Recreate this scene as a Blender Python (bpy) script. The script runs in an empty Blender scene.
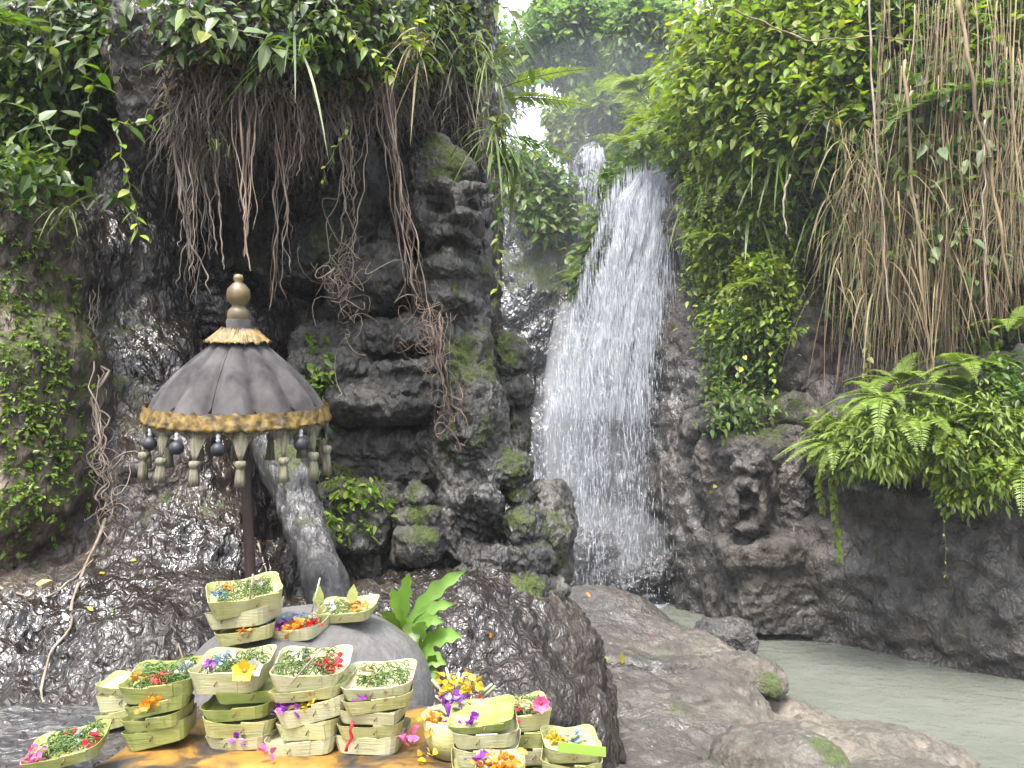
import bpy, math, random
import numpy as np
from mathutils import Vector
from mathutils.bvhtree import BVHTree

sc = bpy.context.scene
COL = sc.collection
rng = np.random.default_rng(7)
random.seed(7)

# ---------------------------------------------------------------- camera
EYE = np.array([0.0, 0.0, 2.0]); PITCH = math.radians(4.2); FPX = 769.0
cam = bpy.data.cameras.new('camera'); camo = bpy.data.objects.new('camera', cam); COL.objects.link(camo)
camo.location = EYE; camo.rotation_euler = (math.radians(90) + PITCH, 0, 0)
cam.sensor_fit = 'HORIZONTAL'; cam.sensor_width = 36.0; cam.lens = 36.0 * FPX / 1024
cam.clip_start = 0.05; cam.clip_end = 1000
sc.camera = camo

# ---------------------------------------------------------------- sky and sun
SUN_EL, SUN_ROT = math.radians(62), math.radians(200)
world = bpy.data.worlds.new('World'); sc.world = world; world.use_nodes = True
nt = world.node_tree; nt.nodes.clear()
sky = nt.nodes.new('ShaderNodeTexSky'); sky.sky_type = 'NISHITA'; sky.sun_disc = False
sky.sun_elevation = SUN_EL; sky.sun_rotation = SUN_ROT; sky.air_density = 1.0; sky.dust_density = 3.0
hs = nt.nodes.new('ShaderNodeHueSaturation'); hs.inputs['Saturation'].default_value = 0.42
bg = nt.nodes.new('ShaderNodeBackground'); bg.inputs['Strength'].default_value = 0.15
wo = nt.nodes.new('ShaderNodeOutputWorld')
tc = nt.nodes.new('ShaderNodeTexCoord'); sx = nt.nodes.new('ShaderNodeSeparateXYZ'); mr = nt.nodes.new('ShaderNodeMapRange')   # a cloudy sky is brightest overhead
nt.links.new(tc.outputs['Generated'], sx.inputs[0]); nt.links.new(sx.outputs[2], mr.inputs[0]); mr.inputs[1].default_value = 0; mr.inputs[2].default_value = 1; mr.inputs[3].default_value = .55; mr.inputs[4].default_value = 1.7
mm_ = nt.nodes.new('ShaderNodeVectorMath'); mm_.operation = 'SCALE'; nt.links.new(sky.outputs[0], hs.inputs['Color']); nt.links.new(hs.outputs[0], mm_.inputs[0]); nt.links.new(mr.outputs[0], mm_.inputs['Scale']); nt.links.new(mm_.outputs[0], bg.inputs['Color']); nt.links.new(bg.outputs[0], wo.inputs['Surface'])
sun = bpy.data.lights.new('sun', 'SUN'); suno = bpy.data.objects.new('sun', sun); COL.objects.link(suno)
sun.energy = 1.5; sun.angle = math.radians(14); sun.color = (1.0, 0.96, 0.9)
# the sky's sun_rotation turns clockwise from +Y seen from above
_sd = Vector((math.sin(SUN_ROT) * math.cos(SUN_EL), math.cos(SUN_ROT) * math.cos(SUN_EL), math.sin(SUN_EL)))
suno.rotation_euler = _sd.to_track_quat('Z', 'Y').to_euler()
sc.view_settings.view_transform = 'Standard'; sc.view_settings.look = 'None'
sc.view_settings.exposure = 2.3; sc.view_settings.gamma = 1.0; sc.view_settings.use_curve_mapping = False
sc.cycles.max_bounces = 6; sc.cycles.diffuse_bounces = 3; sc.cycles.glossy_bounces = 2
sc.cycles.transmission_bounces = 3; sc.cycles.transparent_max_bounces = 12; sc.cycles.volume_bounces = 0
sc.cycles.use_denoising = True

# ---------------------------------------------------------------- helpers
def W(px, py, Y):
    """World point seen at photo pixel (px, py) at forward distance Y."""
    x = (px - 512) / FPX; y = (384 - py) / FPX
    dy = math.cos(PITCH) - math.sin(PITCH) * y; dz = math.sin(PITCH) + math.cos(PITCH) * y
    t = Y / dy
    return np.array([x * t, Y, EYE[2] + dz * t])
def PX(Y): return Y / FPX
def nrm(v): return v / np.maximum(np.linalg.norm(v, axis=-1, keepdims=True), 1e-9)

def _h(i, j, k, s):
    n = (i.astype(np.int64) * 374761393 + j.astype(np.int64) * 668265263 + k.astype(np.int64) * 2147483647 + s * 1274126177) & 0xFFFFFFFF
    n = ((n ^ (n >> 13)) * 1274126177) & 0xFFFFFFFF
    n = ((n ^ (n >> 15)) * 2246822519) & 0xFFFFFFFF
    return (n ^ (n >> 16)) & 0xFFFFFFFF
_G = nrm(np.random.default_rng(3).normal(size=(256, 3))).astype(np.float32)
def perlin(p, seed=0):
    p = np.asarray(p, dtype=np.float64); i = np.floor(p).astype(np.int64); f = (p - i).astype(np.float32)
    u = f * f * f * (f * (f * 6 - 15) + 10); r = 0
    for a in (0, 1):
        for b in (0, 1):
            for c in (0, 1):
                g = _G[_h(i[:, 0] + a, i[:, 1] + b, i[:, 2] + c, seed) & 255]
                d = g[:, 0] * (f[:, 0] - a) + g[:, 1] * (f[:, 1] - b) + g[:, 2] * (f[:, 2] - c)
                r = r + d * (u[:, 0] if a else 1 - u[:, 0]) * (u[:, 1] if b else 1 - u[:, 1]) * (u[:, 2] if c else 1 - u[:, 2])
    return r * 1.5
def fbm(p, oct=4, seed=0, ridge=False):
    r = 0; a = 1.0; p = np.asarray(p, dtype=np.float64)
    for o in range(oct):
        n = perlin(p, seed + o)
        if ridge: n = 0.6 - 2 * np.abs(n)
        r = r + n * a; a *= 0.5; p = p * 2.03
    return r
def worley(p, seed=0):
    i = np.floor(p).astype(np.int64); best = np.full(len(p), 9.0); sec = np.full(len(p), 9.0)
    for a in (-1, 0, 1):
        for b in (-1, 0, 1):
            for c in (-1, 0, 1):
                q = i + np.array([a, b, c]); h = _h(q[:, 0], q[:, 1], q[:, 2], seed)
                o = np.stack([(h & 1023), (h >> 10) & 1023, (h >> 20) & 1023], 1) / 1023.0
                d = np.linalg.norm(q + o - p, axis=1)
                sec = np.where(d < best, best, np.minimum(sec, d)); best = np.minimum(best, d)
    return best, sec

def tag(o, label=None, cat=None, group=None, kind=None):
    if label: o['label'] = label
    if cat: o['category'] = cat
    if group: o['group'] = group
    if kind: o['kind'] = kind
    return o
def empty(name, loc, label=None, cat=None, group=None, kind=None):
    o = bpy.data.objects.new(name, None); COL.objects.link(o); o.location = [float(c) for c in loc]; o.empty_display_size = 0.05
    return tag(o, label, cat, group, kind)
def mk(name, V, faces, mat, parent=None, smooth=True, uv=None, attrs=None):
    """Link ONE mesh object; V is in world space, moved into the parent's space."""
    V = np.asarray(V, dtype=np.float32)
    if parent is not None: V = V - np.array(parent_loc(parent), dtype=np.float32)
    me = bpy.data.meshes.new(name); me.vertices.add(len(V)); me.vertices.foreach_set('co', V.ravel())
    fs = [np.asarray(f, dtype=np.int32) for f in faces if len(f)]
    loops = np.concatenate([f.ravel() for f in fs]); tot = np.concatenate([np.full(len(f), f.shape[1], np.int32) for f in fs])
    st = np.concatenate([[0], np.cumsum(tot)[:-1]]).astype(np.int32)
    me.loops.add(len(loops)); me.loops.foreach_set('vertex_index', loops)
    me.polygons.add(len(tot)); me.polygons.foreach_set('loop_start', st); me.polygons.foreach_set('loop_total', tot)
    me.polygons.foreach_set('use_smooth', np.full(len(tot), smooth))
    if uv is not None:
        l = me.uv_layers.new(name='UVMap'); l.data.foreach_set('uv', np.asarray(uv, np.float32)[loops].ravel())
    for k, v in (attrs or {}).items():
        a = me.attributes.new(k, 'FLOAT', 'POINT'); a.data.foreach_set('value', np.asarray(v, np.float32))
    me.update(calc_edges=True); me.validate()
    o = bpy.data.objects.new(name, me); COL.objects.link(o)
    if mat: me.materials.append(mat)
    if parent is not None: o.parent = parent
    return o
def parent_loc(p):
    l = np.zeros(3)
    while p is not None: l = l + np.array(p.location); p = p.parent
    return l

class MB:
    def __init__(s): s.v = []; s.f3 = []; s.f4 = []; s.n = 0; s.uvs = []
    def add(s, V, f3=None, f4=None, uv=None):
        V = np.asarray(V, np.float32).reshape(-1, 3)
        if f3 is not None and len(f3): s.f3.append(np.asarray(f3, np.int32) + s.n)
        if f4 is not None and len(f4): s.f4.append(np.asarray(f4, np.int32) + s.n)
        s.uvs.append(np.zeros((len(V), 2)) if uv is None else uv)
        s.v.append(V); s.n += len(V)
    def build(s, name, mat, parent=None, smooth=True, uv=False):
        fs = []
        if s.f3: fs.append(np.concatenate(s.f3))
        if s.f4: fs.append(np.concatenate(s.f4))
        return mk(name, np.concatenate(s.v), fs, mat, parent, smooth, np.concatenate(s.uvs) if uv else None)

T_HI = (np.array([0, .28, .28, .28, .62, .62, .62, 1.0]), np.array([0, -.5, 0, .5, -.4, 0, .4, 0]),
        np.array([[0, 1, 2], [0, 2, 3], [4, 7, 5], [5, 7, 6]]), np.array([[1, 4, 5, 2], [2, 5, 6, 3]]))
T_LO = (np.array([0, .42, .42, 1.0]), np.array([0, -.5, .5, 0]), np.array([[0, 1, 3], [0, 3, 2]])[:, ::-1], np.zeros((0, 4), int))
T_RD = (np.array([0, .3, .3, .3, .72, .72, .72, 1.0]), np.array([0, -.42, 0, .42, -.5, 0, .5, 0]), T_HI[2], T_HI[3])
def leaves(mb, P, D, N, L, Wd, droop=0.15, fold=0.25, tpl=T_HI):
    P = np.asarray(P, float).reshape(-1, 3); n = len(P)
    if n == 0: return
    D = nrm(np.broadcast_to(D, P.shape)); S = nrm(np.cross(D, N) + 1e-6); N = np.cross(S, D)
    L = np.broadcast_to(L, (n,)); Wd = np.broadcast_to(Wd, (n,)); t, w, f3, f4 = tpl
    V = P[:, None] + D[:, None] * (L[:, None] * t)[..., None] + S[:, None] * (Wd[:, None] * w)[..., None] + N[:, None] * (Wd[:, None] * np.abs(w) * fold)[..., None]
    V[..., 2] -= droop * L[:, None] * t ** 2
    off = (np.arange(n) * len(t))[:, None, None]
    mb.add(V, (f3[None] + off).reshape(-1, 3), (f4[None] + off).reshape(-1, 4) if len(f4) else None)
def tubes(mb, P, R, sides=5):
    P = np.asarray(P, float)
    if P.ndim == 2: P = P[None]
    n, m, _ = P.shape; R = np.broadcast_to(R, (n, m))
    T = nrm(np.gradient(P, axis=1)); ref = np.where(np.abs(T[..., 2:3]) > .9, np.array([1.0, 0, 0]), np.array([0, 0, 1.0]))
    A = nrm(np.cross(T, ref)); B = np.cross(T, A)
    for i in range(1, m):   # keep frames from flipping
        sgn = np.sign(np.sum(A[:, i] * A[:, i - 1], -1, keepdims=True)); sgn[sgn == 0] = 1
        a = nrm(A[:, i - 1] - T[:, i] * np.sum(A[:, i - 1] * T[:, i], -1, keepdims=True)); A[:, i] = a; B[:, i] = np.cross(T[:, i], a)
    th = np.arange(sides) * 2 * math.pi / sides
    V = P[:, :, None] + R[:, :, None, None] * (A[:, :, None] * np.cos(th)[:, None] + B[:, :, None] * np.sin(th)[:, None])
    i = np.arange(m - 1)[:, None]; k = np.arange(sides)[None]; k2 = (k + 1) % sides
    q = np.stack([i * sides + k, i * sides + k2, (i + 1) * sides + k2, (i + 1) * sides + k], -1).reshape(-1, 4)
    off = (np.arange(n) * m * sides)[:, None, None]
    mb.add(V, None, (q[None] + off).reshape(-1, 4))
    fan = np.array([[0, j + 1, j] for j in range(1, sides - 1)]); fan2 = np.array([[0, j, j + 1] for j in range(1, sides - 1)]) + (m - 1) * sides
    mb.f3.append((np.concatenate([fan, fan2])[None] + off).reshape(-1, 3).astype(np.int32) + mb.n - n * m * sides)
def lathe(mb, c, prof, seg=20, axis=None, uv=False):
    """Revolve profile [(radius, height)] about a vertical axis at c; axis tilts it."""
    prof = np.array(prof, float); m = len(prof); th = np.arange(seg) * 2 * math.pi / seg
    V = np.stack([prof[:, 0:1] * np.cos(th), prof[:, 0:1] * np.sin(th), np.repeat(prof[:, 1:2], seg, 1)], -1)
    if axis is not None: V = V @ np.array(axis).T
    i = np.arange(m - 1)[:, None]; k = np.arange(seg)[None]; k2 = (k + 1) % seg
    q = np.stack([i * seg + k, i * seg + k2, (i + 1) * seg + k2, (i + 1) * seg + k], -1).reshape(-1, 4)
    mb.add(V.reshape(-1, 3) + np.asarray(c), None, q)
def rdir(n, up=0.0, spread=1.0):
    d = rng.normal(size=(n, 3)) * spread; d[:, 2] += up; return nrm(d)

# ---------------------------------------------------------------- implicit rock
class SDF:
    def __init__(s, lo, hi, h):
        s.lo = np.array(lo, float); s.h = h; s.ax = [np.arange(lo[i], hi[i] + h, h, dtype=np.float32) for i in range(3)]
        s.F = np.full([len(a) for a in s.ax], 0.6, np.float32)
    def _win(s, c, R):
        sl = []
        for i in range(3):
            a = max(0, int((c[i] - R[i] - s.lo[i]) / s.h)); b = min(len(s.ax[i]), int((c[i] + R[i] - s.lo[i]) / s.h) + 2)
            if b <= a: return None
            sl.append(slice(a, b))
        return tuple(sl)
    def _op(s, sl, d, k, sub):
        f = s.F[sl]
        if sub:
            d = -d; h = np.maximum(k - np.abs(f - d), 0) / k; s.F[sl] = np.maximum(f, d) + h * h * k * .25
        else:
            h = np.maximum(k - np.abs(f - d), 0) / k; s.F[sl] = np.minimum(f, d) - h * h * k * .25
    def _loc(s, sl, c, rot):
        x = s.ax[0][sl[0]][:, None, None] - np.float32(c[0]); y = s.ax[1][sl[1]][None, :, None] - np.float32(c[1]); z = s.ax[2][sl[2]][None, None, :] - np.float32(c[2])
        if rot:
            ca, sa = np.float32(math.cos(rot)), np.float32(math.sin(rot)); x, z = x * ca + z * sa, -x * sa + z * ca
        return x, y, z
    def ell(s, c, r, k=.08, rot=0, sub=False):
        m = max(r) if rot else None
        R = np.array([m, r[1], m] if rot else r) + k + 3 * s.h; sl = s._win(c, R)
        if sl is None: return
        x, y, z = s._loc(sl, c, rot); r = np.array(r, np.float32)
        k0 = np.sqrt((x / r[0]) ** 2 + (y / r[1]) ** 2 + (z / r[2]) ** 2); k1 = np.sqrt((x / r[0] ** 2) ** 2 + (y / r[1] ** 2) ** 2 + (z / r[2] ** 2) ** 2)
        s._op(sl, k0 * (k0 - 1) / np.maximum(k1, 1e-6), k, sub)
    def box(s, c, half, rnd=.05, k=.08, rot=0, sub=False):
        m = math.hypot(half[0], half[2]); R = np.array([m, half[1], m] if rot else half) + k + rnd + 3 * s.h; sl = s._win(c, R)
        if sl is None: return
        x, y, z = s._loc(sl, c, rot)
        qx, qy, qz = np.abs(x) - (half[0] - rnd), np.abs(y) - (half[1] - rnd), np.abs(z) - (half[2] - rnd)
        d = np.sqrt(np.maximum(qx, 0) ** 2 + np.maximum(qy, 0) ** 2 + np.maximum(qz, 0) ** 2) + np.minimum(np.maximum(np.maximum(qx, qy), qz), 0) - rnd
        s._op(sl, d.astype(np.float32), k, sub)
    def cap(s, a, b, ra, rb, k=.06, sub=False):
        a = np.array(a, float); b = np.array(b, float); R = np.abs(b - a) / 2 + max(ra, rb) + k + 3 * s.h; sl = s._win((a + b) / 2, R)
        if sl is None: return
        x, y, z = s._loc(sl, a, 0); ba = (b - a).astype(np.float32); L2 = float(ba @ ba)
        t = np.clip((x * ba[0] + y * ba[1] + z * ba[2]) / max(L2, 1e-9), 0, 1)
        d = np.sqrt((x - ba[0] * t) ** 2 + (y - ba[1] * t) ** 2 + (z - ba[2] * t) ** 2) - (ra + (rb - ra) * t)
        s._op(sl, d.astype(np.float32), k, sub)
    # the same, given by photo pixels: centre (px, py) at depth Y, radii in pixels and depth radius in metres
    def E(s, px, py, rx, ry, Y, dy, k=.07, rot=0, sub=False):
        q = PX(Y); s.ell(W(px, py, Y), (rx * q, dy, ry * q), k, math.radians(rot), sub)
    def B(s, px, py, rx, ry, Y, dy, rnd=.05, k=.07, rot=0, sub=False):
        q = PX(Y); s.box(W(px, py, Y), (rx * q, dy, ry * q), rnd, k, math.radians(rot), sub)
    def C(s, x0, y0, Y0, x1, y1, Y1, r0, r1=None, k=.05, sub=False):
        r1 = r0 if r1 is None else r1; s.cap(W(x0, y0, Y0), W(x1, y1, Y1), r0 * PX(Y0), r1 * PX(Y1), k, sub)
    def mesh(s):
        F = s.F
        for a in range(3):
            for e in (0, -1):
                ix = [slice(None)] * 3; ix[a] = e; F[tuple(ix)] = np.maximum(F[tuple(ix)], s.h * .5)
        S = F < 0; n = np.array(F.shape); cnt = np.zeros(n - 1, np.uint8)
        for a in (0, 1):
            for b in (0, 1):
                for c in (0, 1): cnt += S[a:n[0] - 1 + a, b:n[1] - 1 + b, c:n[2] - 1 + c]
        act = (cnt > 0) & (cnt < 8); idx = np.argwhere(act); vid = np.full(n - 1, -1, np.int32); vid[act] = np.arange(len(idx))
        acc = np.zeros((len(idx), 3)); num = np.zeros(len(idx))
        cor = [(a, b, c) for a in (0, 1) for b in (0, 1) for c in (0, 1)]
        val = {q: F[idx[:, 0] + q[0], idx[:, 1] + q[1], idx[:, 2] + q[2]] for q in cor}
        for p in cor:
            for ax in range(3):
                if p[ax] == 0:
                    q = list(p); q[ax] = 1; q = tuple(q); f0, f1 = val[p], val[q]; m = (f0 < 0) != (f1 < 0)
                    t = np.where(m, f0 / np.where(m, f0 - f1, 1), 0); pos = np.array(p, float)[None] + np.zeros((len(idx), 3)); pos[:, ax] += t
                    acc[m] += pos[m]; num[m] += 1
        V = s.lo + s.h * (idx + acc / num[:, None])
        quads = []
        for ax in range(3):
            b, c = (ax + 1) % 3, (ax + 2) % 3
            s0 = [slice(None)] * 3; s1 = [slice(None)] * 3; s0[ax] = slice(0, -1); s1[ax] = slice(1, None)
            for o in (b, c): s0[o] = slice(1, -1); s1[o] = slice(1, -1)
            A, Bq = S[tuple(s0)], S[tuple(s1)]; e = np.argwhere(A != Bq); flip = A[tuple(e.T)]
            e = e.copy(); e[:, b] += 1; e[:, c] += 1
            def g(db, dc):
                q = e.copy(); q[:, b] += db; q[:, c] += dc; return vid[tuple(q.T)]
            Q = np.stack([g(-1, -1), g(0, -1), g(0, 0), g(-1, 0)], 1); Q[~flip] = Q[~flip][:, ::-1]; quads.append(Q)
        return V, np.concatenate(quads)
def vnormals(V, Q):
    n = np.cross(V[Q[:, 2]] - V[Q[:, 0]], V[Q[:, 3]] - V[Q[:, 1]]); N = np.zeros_like(V)
    for i in range(4): np.add.at(N, Q[:, i], n)
    return nrm(N)
def blobs(V, spots):
    a = np.zeros(len(V))
    for c, r, v in spots: a = np.maximum(a, v * np.clip(1.6 * (1 - np.linalg.norm(V - np.array(c), axis=1) / r), 0, 1))
    return a
TREES = []
def add_bvh(o):
    me = o.data; n = len(me.vertices); co = np.empty(n * 3, np.float32); me.vertices.foreach_get('co', co)
    me.calc_loop_triangles(); t = np.empty(len(me.loop_triangles) * 3, np.int32); me.loop_triangles.foreach_get('vertices', t)
    co = co.reshape(-1, 3) + parent_loc(o)
    TREES.append(BVHTree.FromPolygons(co.tolist(), t.reshape(-1, 3).tolist(), all_triangles=True))
def hit(px, py, far=60):
    d = W(px, py, 1.0) - EYE; d = Vector(d / np.linalg.norm(d)); best = None
    for t in TREES:
        l, n, i, dist = t.ray_cast(Vector(EYE), d, far)
        if l is not None and (best is None or dist < best[2]): best = (np.array(l), np.array(n), dist)
    return best
def inpoly(poly, x, y):
    c = False; j = len(poly) - 1
    for i in range(len(poly)):
        if (poly[i][1] > y) != (poly[j][1] > y) and x < (poly[j][0] - poly[i][0]) * (y - poly[i][1]) / (poly[j][1] - poly[i][1]) + poly[i][0]: c = not c
        j = i
    return c
def scatter(poly, n, far=60, near=0.0):
    xs = [p[0] for p in poly]; ys = [p[1] for p in poly]; P = []; N = []; tries = 0
    while len(P) < n and tries < n * 12:
        tries += 1; x = random.uniform(min(xs), max(xs)); y = random.uniform(min(ys), max(ys))
        if not inpoly(poly, x, y): continue
        h = hit(x, y, far)
        if h is None or h[2] < near: continue
        P.append(h[0]); N.append(h[1])
    return np.array(P).reshape(-1, 3), np.array(N).reshape(-1, 3)

# ---------------------------------------------------------------- materials
def new_mat(name):
    m = bpy.data.materials.new(name); m.use_nodes = True; n = m.node_tree; b = n.nodes['Principled BSDF']; return m, n, b
def nd(n, t, **kw):
    x = n.nodes.new(t)
    for k, v in kw.items():
        if k in x.inputs: x.inputs[k].default_value = v
        else: setattr(x, k, v)
    return x
def ramp(n, fac, stops):
    r = n.nodes.new('ShaderNodeValToRGB'); e = r.color_ramp.elements
    while len(e) < len(stops): e.new(0.5)
    for i, (p, c) in enumerate(stops): e[i].position = p; e[i].color = (*c, 1) if len(c) == 3 else c
    n.links.new(fac, r.inputs[0]); return r.outputs[0]
def mix(n, f, a, b, blend='MIX'):
    m = n.nodes.new('ShaderNodeMix'); m.data_type = 'RGBA'; m.blend_type = blend
    for s, v in ((0, f), (6, a), (7, b)):
        if isinstance(v, (int, float)): m.inputs[s].default_value = v
        elif isinstance(v, tuple): m.inputs[s].default_value = (*v, 1)
        else: n.links.new(v, m.inputs[s])
    return m.outputs[2]
def mth(n, op, a, b=None, c=None, clamp=False):
    m = n.nodes.new('ShaderNodeMath'); m.operation = op; m.use_clamp = clamp
    for i, v in enumerate((a, b, c)):
        if v is None: continue
        if isinstance(v, (int, float)): m.inputs[i].default_value = v
        else: n.links.new(v, m.inputs[i])
    return m.outputs[0]
def noise(n, vec, scale, detail=5, rough=.55, dist=0, out=0):
    x = nd(n, 'ShaderNodeTexNoise', Scale=scale, Detail=detail, Roughness=rough, Distortion=dist); n.links.new(vec, x.inputs['Vector']); return x.outputs[out]
def sstep(n, v, a, b):
    m = n.nodes.new('ShaderNodeMapRange'); m.interpolation_type = 'SMOOTHSTEP'; n.links.new(v, m.inputs[0]); m.inputs[1].default_value = a; m.inputs[2].default_value = b; return m.outputs[0]
def mapping(n, vec, scale=(1, 1, 1), rot=(0, 0, 0)):
    m = n.nodes.new('ShaderNodeMapping'); m.inputs['Scale'].default_value = scale; m.inputs['Rotation'].default_value = rot; n.links.new(vec, m.inputs[0]); return m.outputs[0]
def bumpn(n, h, dist, strength=1.0, nin=None):
    b = nd(n, 'ShaderNodeBump', Strength=strength, Distance=dist); n.links.new(h, b.inputs['Height'])
    if nin is not None: n.links.new(nin, b.inputs['Normal'])
    return b.outputs[0]

def rock_mat(name, dark, mid, light, rough=(.16, .5), fine=1.0, moss_c=((.012, .020, .003), (.062, .082, .010)), stretch=.55, moss_up=.0, wet_const=None, bscale=1.0, glint=.55, grain=.08, coat=.7, wetdark=.0, spec=.7, drylight=0.0):
    m, n, b = new_mat(name); g = n.nodes.new('ShaderNodeNewGeometry'); pos = g.outputs['Position']
    sv = mapping(n, pos, (1, 1, stretch))
    n1 = noise(n, sv, 2.2 * bscale, 6, .6); n2 = noise(n, sv, 11 * bscale, 6, .65, .4); n3 = noise(n, sv, 45 * bscale, 5, .6, .6)
    col = ramp(n, n1, [(.3, dark), (.5, mid), (.72, light)])
    col = mix(n, sstep(n, n2, .42, .66), col, dark, 'MIX'); col2 = mix(n, .5, col, ramp(n, n3, [(.3, (.45, .42, .4)), (.7, (1.35, 1.3, 1.25))]), 'MULTIPLY')
    at = nd(n, 'ShaderNodeAttribute', attribute_name='moss'); wa = nd(n, 'ShaderNodeAttribute', attribute_name='wet')
    sep = n.nodes.new('ShaderNodeSeparateXYZ'); n.links.new(g.outputs['Normal'], sep.inputs[0])
    mm = mth(n, 'ADD', mth(n, 'MULTIPLY', at.outputs['Fac'], 1.15), mth(n, 'ADD', mth(n, 'MULTIPLY_ADD', n2, 2.0, -1.3), mth(n, 'MULTIPLY_ADD', n3, 1.0, -.5)))
    mm = mth(n, 'ADD', mm, mth(n, 'MULTIPLY_ADD', noise(n, pos, 6.5, 4, .7, .5), 2.2, -1.15)); mm = mth(n, 'ADD', mm, mth(n, 'MULTIPLY', sep.outputs[2], .22)); mm = mth(n, 'ADD', mm, moss_up)
    mk_ = sstep(n, mm, .2, .85)
    if wetdark: col2 = mix(n, mth(n, 'MULTIPLY', wa.outputs['Fac'], wetdark), col2, mix(n, 1.0, col2, (.25, .23, .22), 'MULTIPLY'))
    if drylight: col2 = mix(n, mth(n, 'MULTIPLY', mth(n, 'SUBTRACT', 1.0, wa.outputs['Fac'], clamp=True), drylight), col2, mix(n, 1.0, col2, (3.6, 3.5, 3.0), 'MULTIPLY'))
    mc = ramp(n, noise(n, pos, 60, 4, .7), [(.3, moss_c[0]), (.7, moss_c[1])])
    n.links.new(mix(n, mk_, col2, mc), b.inputs['Base Color'])
    r = n.nodes.new('ShaderNodeMapRange'); n.links.new(n2, r.inputs[0]); r.inputs[1].default_value = .35; r.inputs[2].default_value = .7; r.inputs[3].default_value = rough[0]; r.inputs[4].default_value = rough[1]
    dry = mth(n, 'SUBTRACT', 1.0, wa.outputs['Fac'], clamp=True) if wet_const is None else None
    rr = mth(n, 'ADD', r.outputs[0], mth(n, 'MULTIPLY', dry, .3)) if dry is not None else r.outputs[0]
    rr = mth(n, 'MULTIPLY_ADD', mk_, .5, rr, clamp=True); n.links.new(rr, b.inputs['Roughness'])
    b1 = noise(n, sv, 10 * bscale, 2, .5, .3); b2 = noise(n, sv, 31 * bscale, 1.8, .5, .9)
    h = mth(n, 'ADD', mth(n, 'MULTIPLY', b1, 1.1), mth(n, 'MULTIPLY', b2, glint)); h = mth(n, 'ADD', h, mth(n, 'MULTIPLY', n3, grain))
    h = mth(n, 'ADD', h, mth(n, 'MULTIPLY', mth(n, 'MULTIPLY', mk_, noise(n, pos, 150, 2, .5)), .25))
    n.links.new(bumpn(n, h, .07 * fine, 1.0), b.inputs['Normal'])
    b.inputs['Specular IOR Level'].default_value = spec
    patch = sstep(n, mth(n, 'ADD', noise(n, pos, 1.7 * bscale, 4, .6, .5), mth(n, 'MULTIPLY', n1, .35)), .5, .8)
    rr = mth(n, 'MULTIPLY_ADD', mth(n, 'SUBTRACT', 1.0, patch), .28, rr, clamp=True); n.links.new(rr, b.inputs['Roughness'])
    cw = mth(n, 'MULTIPLY', mth(n, 'MULTIPLY', mth(n, 'SUBTRACT', 1.0, mk_, clamp=True), wa.outputs['Fac'], clamp=True), mth(n, 'MULTIPLY', patch, coat))
    n.links.new(cw, b.inputs['Coat Weight']); b.inputs['Coat Roughness'].default_value = .09; b.inputs['Coat IOR'].default_value = 1.6; n.links.new(b.inputs['Normal'].links[0].from_socket, b.inputs['Coat Normal'])
    return m
M = {}
M['wet_rock'] = rock_mat('wet rock', (.006, .0042, .0034), (.018, .0135, .0105), (.044, .036, .030), (.12, .34), .36, glint=.8, coat=.35, spec=.4, bscale=1.12, drylight=.8)
M['carved'] = rock_mat('carved rock', (.005, .0044, .004), (.020, .018, .0155), (.056, .052, .045), (.24, .45), .5, glint=.5, grain=.4, coat=.3, spec=.5, drylight=.35)
M['cliff'] = rock_mat('brown cliff', (.011, .0085, .0065), (.034, .028, .022), (.07, .059, .048), (.24, .5), .75, bscale=.8, grain=.3, coat=.5, spec=.55)
M['back_cliff'] = rock_mat('dark cliff', (.004, .004, .0045), (.012, .0115, .013), (.028, .028, .031), (.15, .4), 1.6, bscale=.5)
M['ledge'] = rock_mat('ledge rock', (.040, .034, .024), (.092, .079, .060), (.16, .139, .108), (.3, .6), .34, stretch=1.0, bscale=.9, grain=.7, coat=.6, wetdark=.62)
M['dry_stone'] = rock_mat('dry stone', (.055, .052, .05), (.075, .071, .068), (.095, .09, .087), (.6, .8), .10, stretch=1.0, grain=.5)
M['dark_stone'] = rock_mat('dark stone', (0.012, 0.011, 0.010), (0.031, 0.028, 0.025), (0.056, 0.051, 0.046), (.25, .5), .7, stretch=1.0)

M['log'] = rock_mat('wet log', (.008, .0075, .007), (.022, .020, .019), (.05, .047, .045), (.25, .45), .35, stretch=.3, glint=.5, grain=.6, coat=.4)
def leaf_mat(name, cols, rough=.42, trans=.35, spec=.4):
    m, n, b = new_mat(name); g = n.nodes.new('ShaderNodeNewGeometry')
    k = len(cols); col = ramp(n, g.outputs['Random Per Island'], [(i / max(k - 1, 1), c) for i, c in enumerate(cols)])
    nz = noise(n, g.outputs['Position'], 9, 3, .6); col = mix(n, .6, col, ramp(n, nz, [(.3, (.55, .55, .5)), (.7, (1.3, 1.3, 1.2))]), 'MULTIPLY')
    n.links.new(col, b.inputs['Base Color']); b.inputs['Roughness'].default_value = rough; b.inputs['Specular IOR Level'].default_value = spec
    tr = n.nodes.new('ShaderNodeBsdfTranslucent'); tc = mix(n, 1.0, col, (1.5, 1.5, .6), 'MULTIPLY'); n.links.new(tc, tr.inputs['Color'])
    mx = n.nodes.new('ShaderNodeMixShader'); mx.inputs[0].default_value = trans
    n.links.new(b.outputs[0], mx.inputs[1]); n.links.new(tr.outputs[0], mx.inputs[2]); n.links.new(mx.outputs[0], n.nodes['Material Output'].inputs['Surface'])
    return m
M['leaf_bright'] = leaf_mat('bright leaves', [(.09, .16, .013), (.14, .22, .018), (.22, .28, .028), (.11, .18, .016), (.045, .09, .01), (.24, .25, .05)], trans=.42)
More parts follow.
